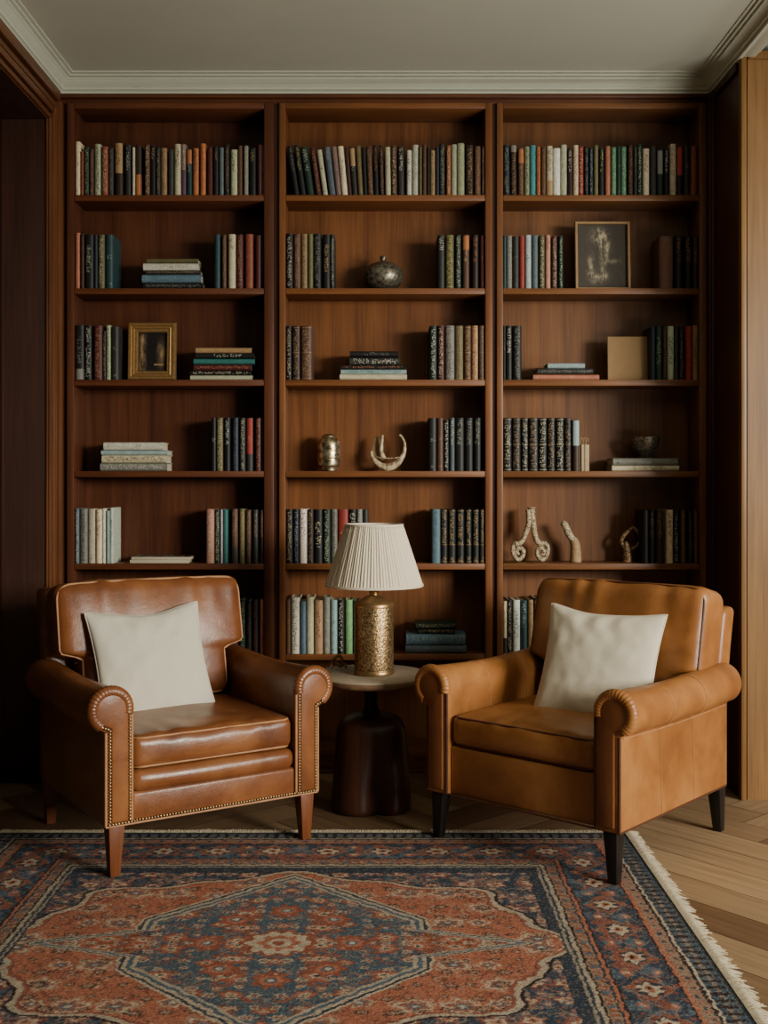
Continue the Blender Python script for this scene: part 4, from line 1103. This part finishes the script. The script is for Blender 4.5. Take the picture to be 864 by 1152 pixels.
    Z[0,:] = Z[-1,:] = .001; Z[:,0] = Z[:,-1] = .001
    V3 = np.stack([X, Y, Z], -1).reshape(-1,3)
    n1 = nx+1
    I = np.arange((nx+1)*(ny+1)).reshape(ny+1, nx+1)
    Q = np.stack([I[:-1,:-1], I[:-1,1:], I[1:,1:], I[1:,:-1]], -1).reshape(-1,4)
    me = bpy.data.meshes.new('rug')
    me.vertices.add(len(V3)); me.vertices.foreach_set('co', V3.astype(np.float32).ravel())
    me.loops.add(Q.size); me.loops.foreach_set('vertex_index', Q.astype(np.int32).ravel())
    me.polygons.add(len(Q)); me.polygons.foreach_set('loop_start', np.arange(0, Q.size, 4, dtype=np.int32))
    me.update(calc_edges=True)
    at_ = me.color_attributes.new('Col', 'FLOAT_COLOR', 'POINT')
    at_.data.foreach_set('color', np.concatenate([np.clip(img,0,1), np.ones(X.shape+(1,))], -1).astype(np.float32).ravel())
    me.polygons.foreach_set('use_smooth', np.ones(len(Q), dtype=bool))
    me.materials.append(M_RUG)
    return me
rug = tag(empty('rug', (0,0,0)), 'large blue and rust patterned wool rug with fringed edges under both armchairs', 'rug')
o = bpy.data.objects.new('pile', make_rug()); C.objects.link(o); o.parent = rug
m = MB(); fr = random.Random(3)
def strand(x, y, dx, dy, L):
    a = fr.uniform(-.7,.7); ca, sa = math.cos(a), math.sin(a); ex, ey = dx*ca-dy*sa, dx*sa+dy*ca
    p0 = Vector((x, y, .005)); p1 = p0+Vector((dx*L*.4, dy*L*.4, .004)); p2 = p1+Vector((ex*L*.35, ey*L*.35, -.003)); p3 = p2+Vector((ex*L*.3+fr.uniform(-.004,.004), ey*L*.3, -.0035))
    m.sweep([p0, p1, p2, p3], lambda i, s: (.0019,.0023,.0019,.0008)[i], 5)
y = RY0
while y < RY1: strand(RX1-.002, y, 1, 0, fr.uniform(.03,.046)); y += fr.uniform(.0028,.0045)
x = RX0
while x < RX1: strand(x, RY1-.002, 0, 1, fr.uniform(.014,.026)+.012*math.sin(x*9)**2*math.sin(x*31)**2); x += fr.uniform(.003,.005)
m.build('fringe', M_FRINGE, rug, smooth=60)

# ------------------------------------------------------------------ light, world, camera
def area(name, loc, target, sx, sy, power, color, spread=180):
    l = bpy.data.lights.new(name, 'AREA'); l.shape = 'RECTANGLE'; l.size = sx; l.size_y = sy; l.energy = power; l.color = color; l.spread = math.radians(spread)
    o = bpy.data.objects.new(name, l); C.objects.link(o); o.location = loc
    o.rotation_euler = (Vector(target)-Vector(loc)).to_track_quat('-Z', 'Y').to_euler(); return o
area('window_light', (6.2, -2.9, 2.35), (0.0, 3.9, 1.0), 2.2, 1.9, 960, (1.0, .955, .84), 150)
area('added_glare_light', (3.35, 1.55, 1.65), (-.7, 3.7, .7), .5, .7, 40, (1.0, .95, .84), 120)  # added lamp, no known window: puts glare on the left armchair's back
area('added_ceiling_fill', (2.6, .5, .6), (1.75, 1.5, 2.6), 1.2, 1.2, 85, (1.0, .98, .88), 105)  # unseen lamp added low down to brighten the ceiling
w = bpy.data.worlds.new('room_ambient'); bpy.context.scene.world = w; w.use_nodes = True
nt = w.node_tree; bg = nt.nodes['Background']; bg.inputs['Color'].default_value = (.92, .95, .86, 1); bg.inputs['Strength'].default_value = .045

cam = bpy.data.cameras.new('camera'); co = bpy.data.objects.new('camera', cam); C.objects.link(co)
co.location = (0, 0, CH); co.rotation_euler = (PI/2, 0, 0)
cam.sensor_fit = 'VERTICAL'; cam.sensor_height = 24.0; cam.lens = F/1152*24.0
cam.shift_y = -(576-HY)/1152.0
cam.clip_start = .05
sc = bpy.context.scene
sc.camera = co
sc.view_settings.view_transform = 'AgX'
sc.view_settings.look = 'AgX - Base Contrast'
sc.view_settings.exposure = -0.72
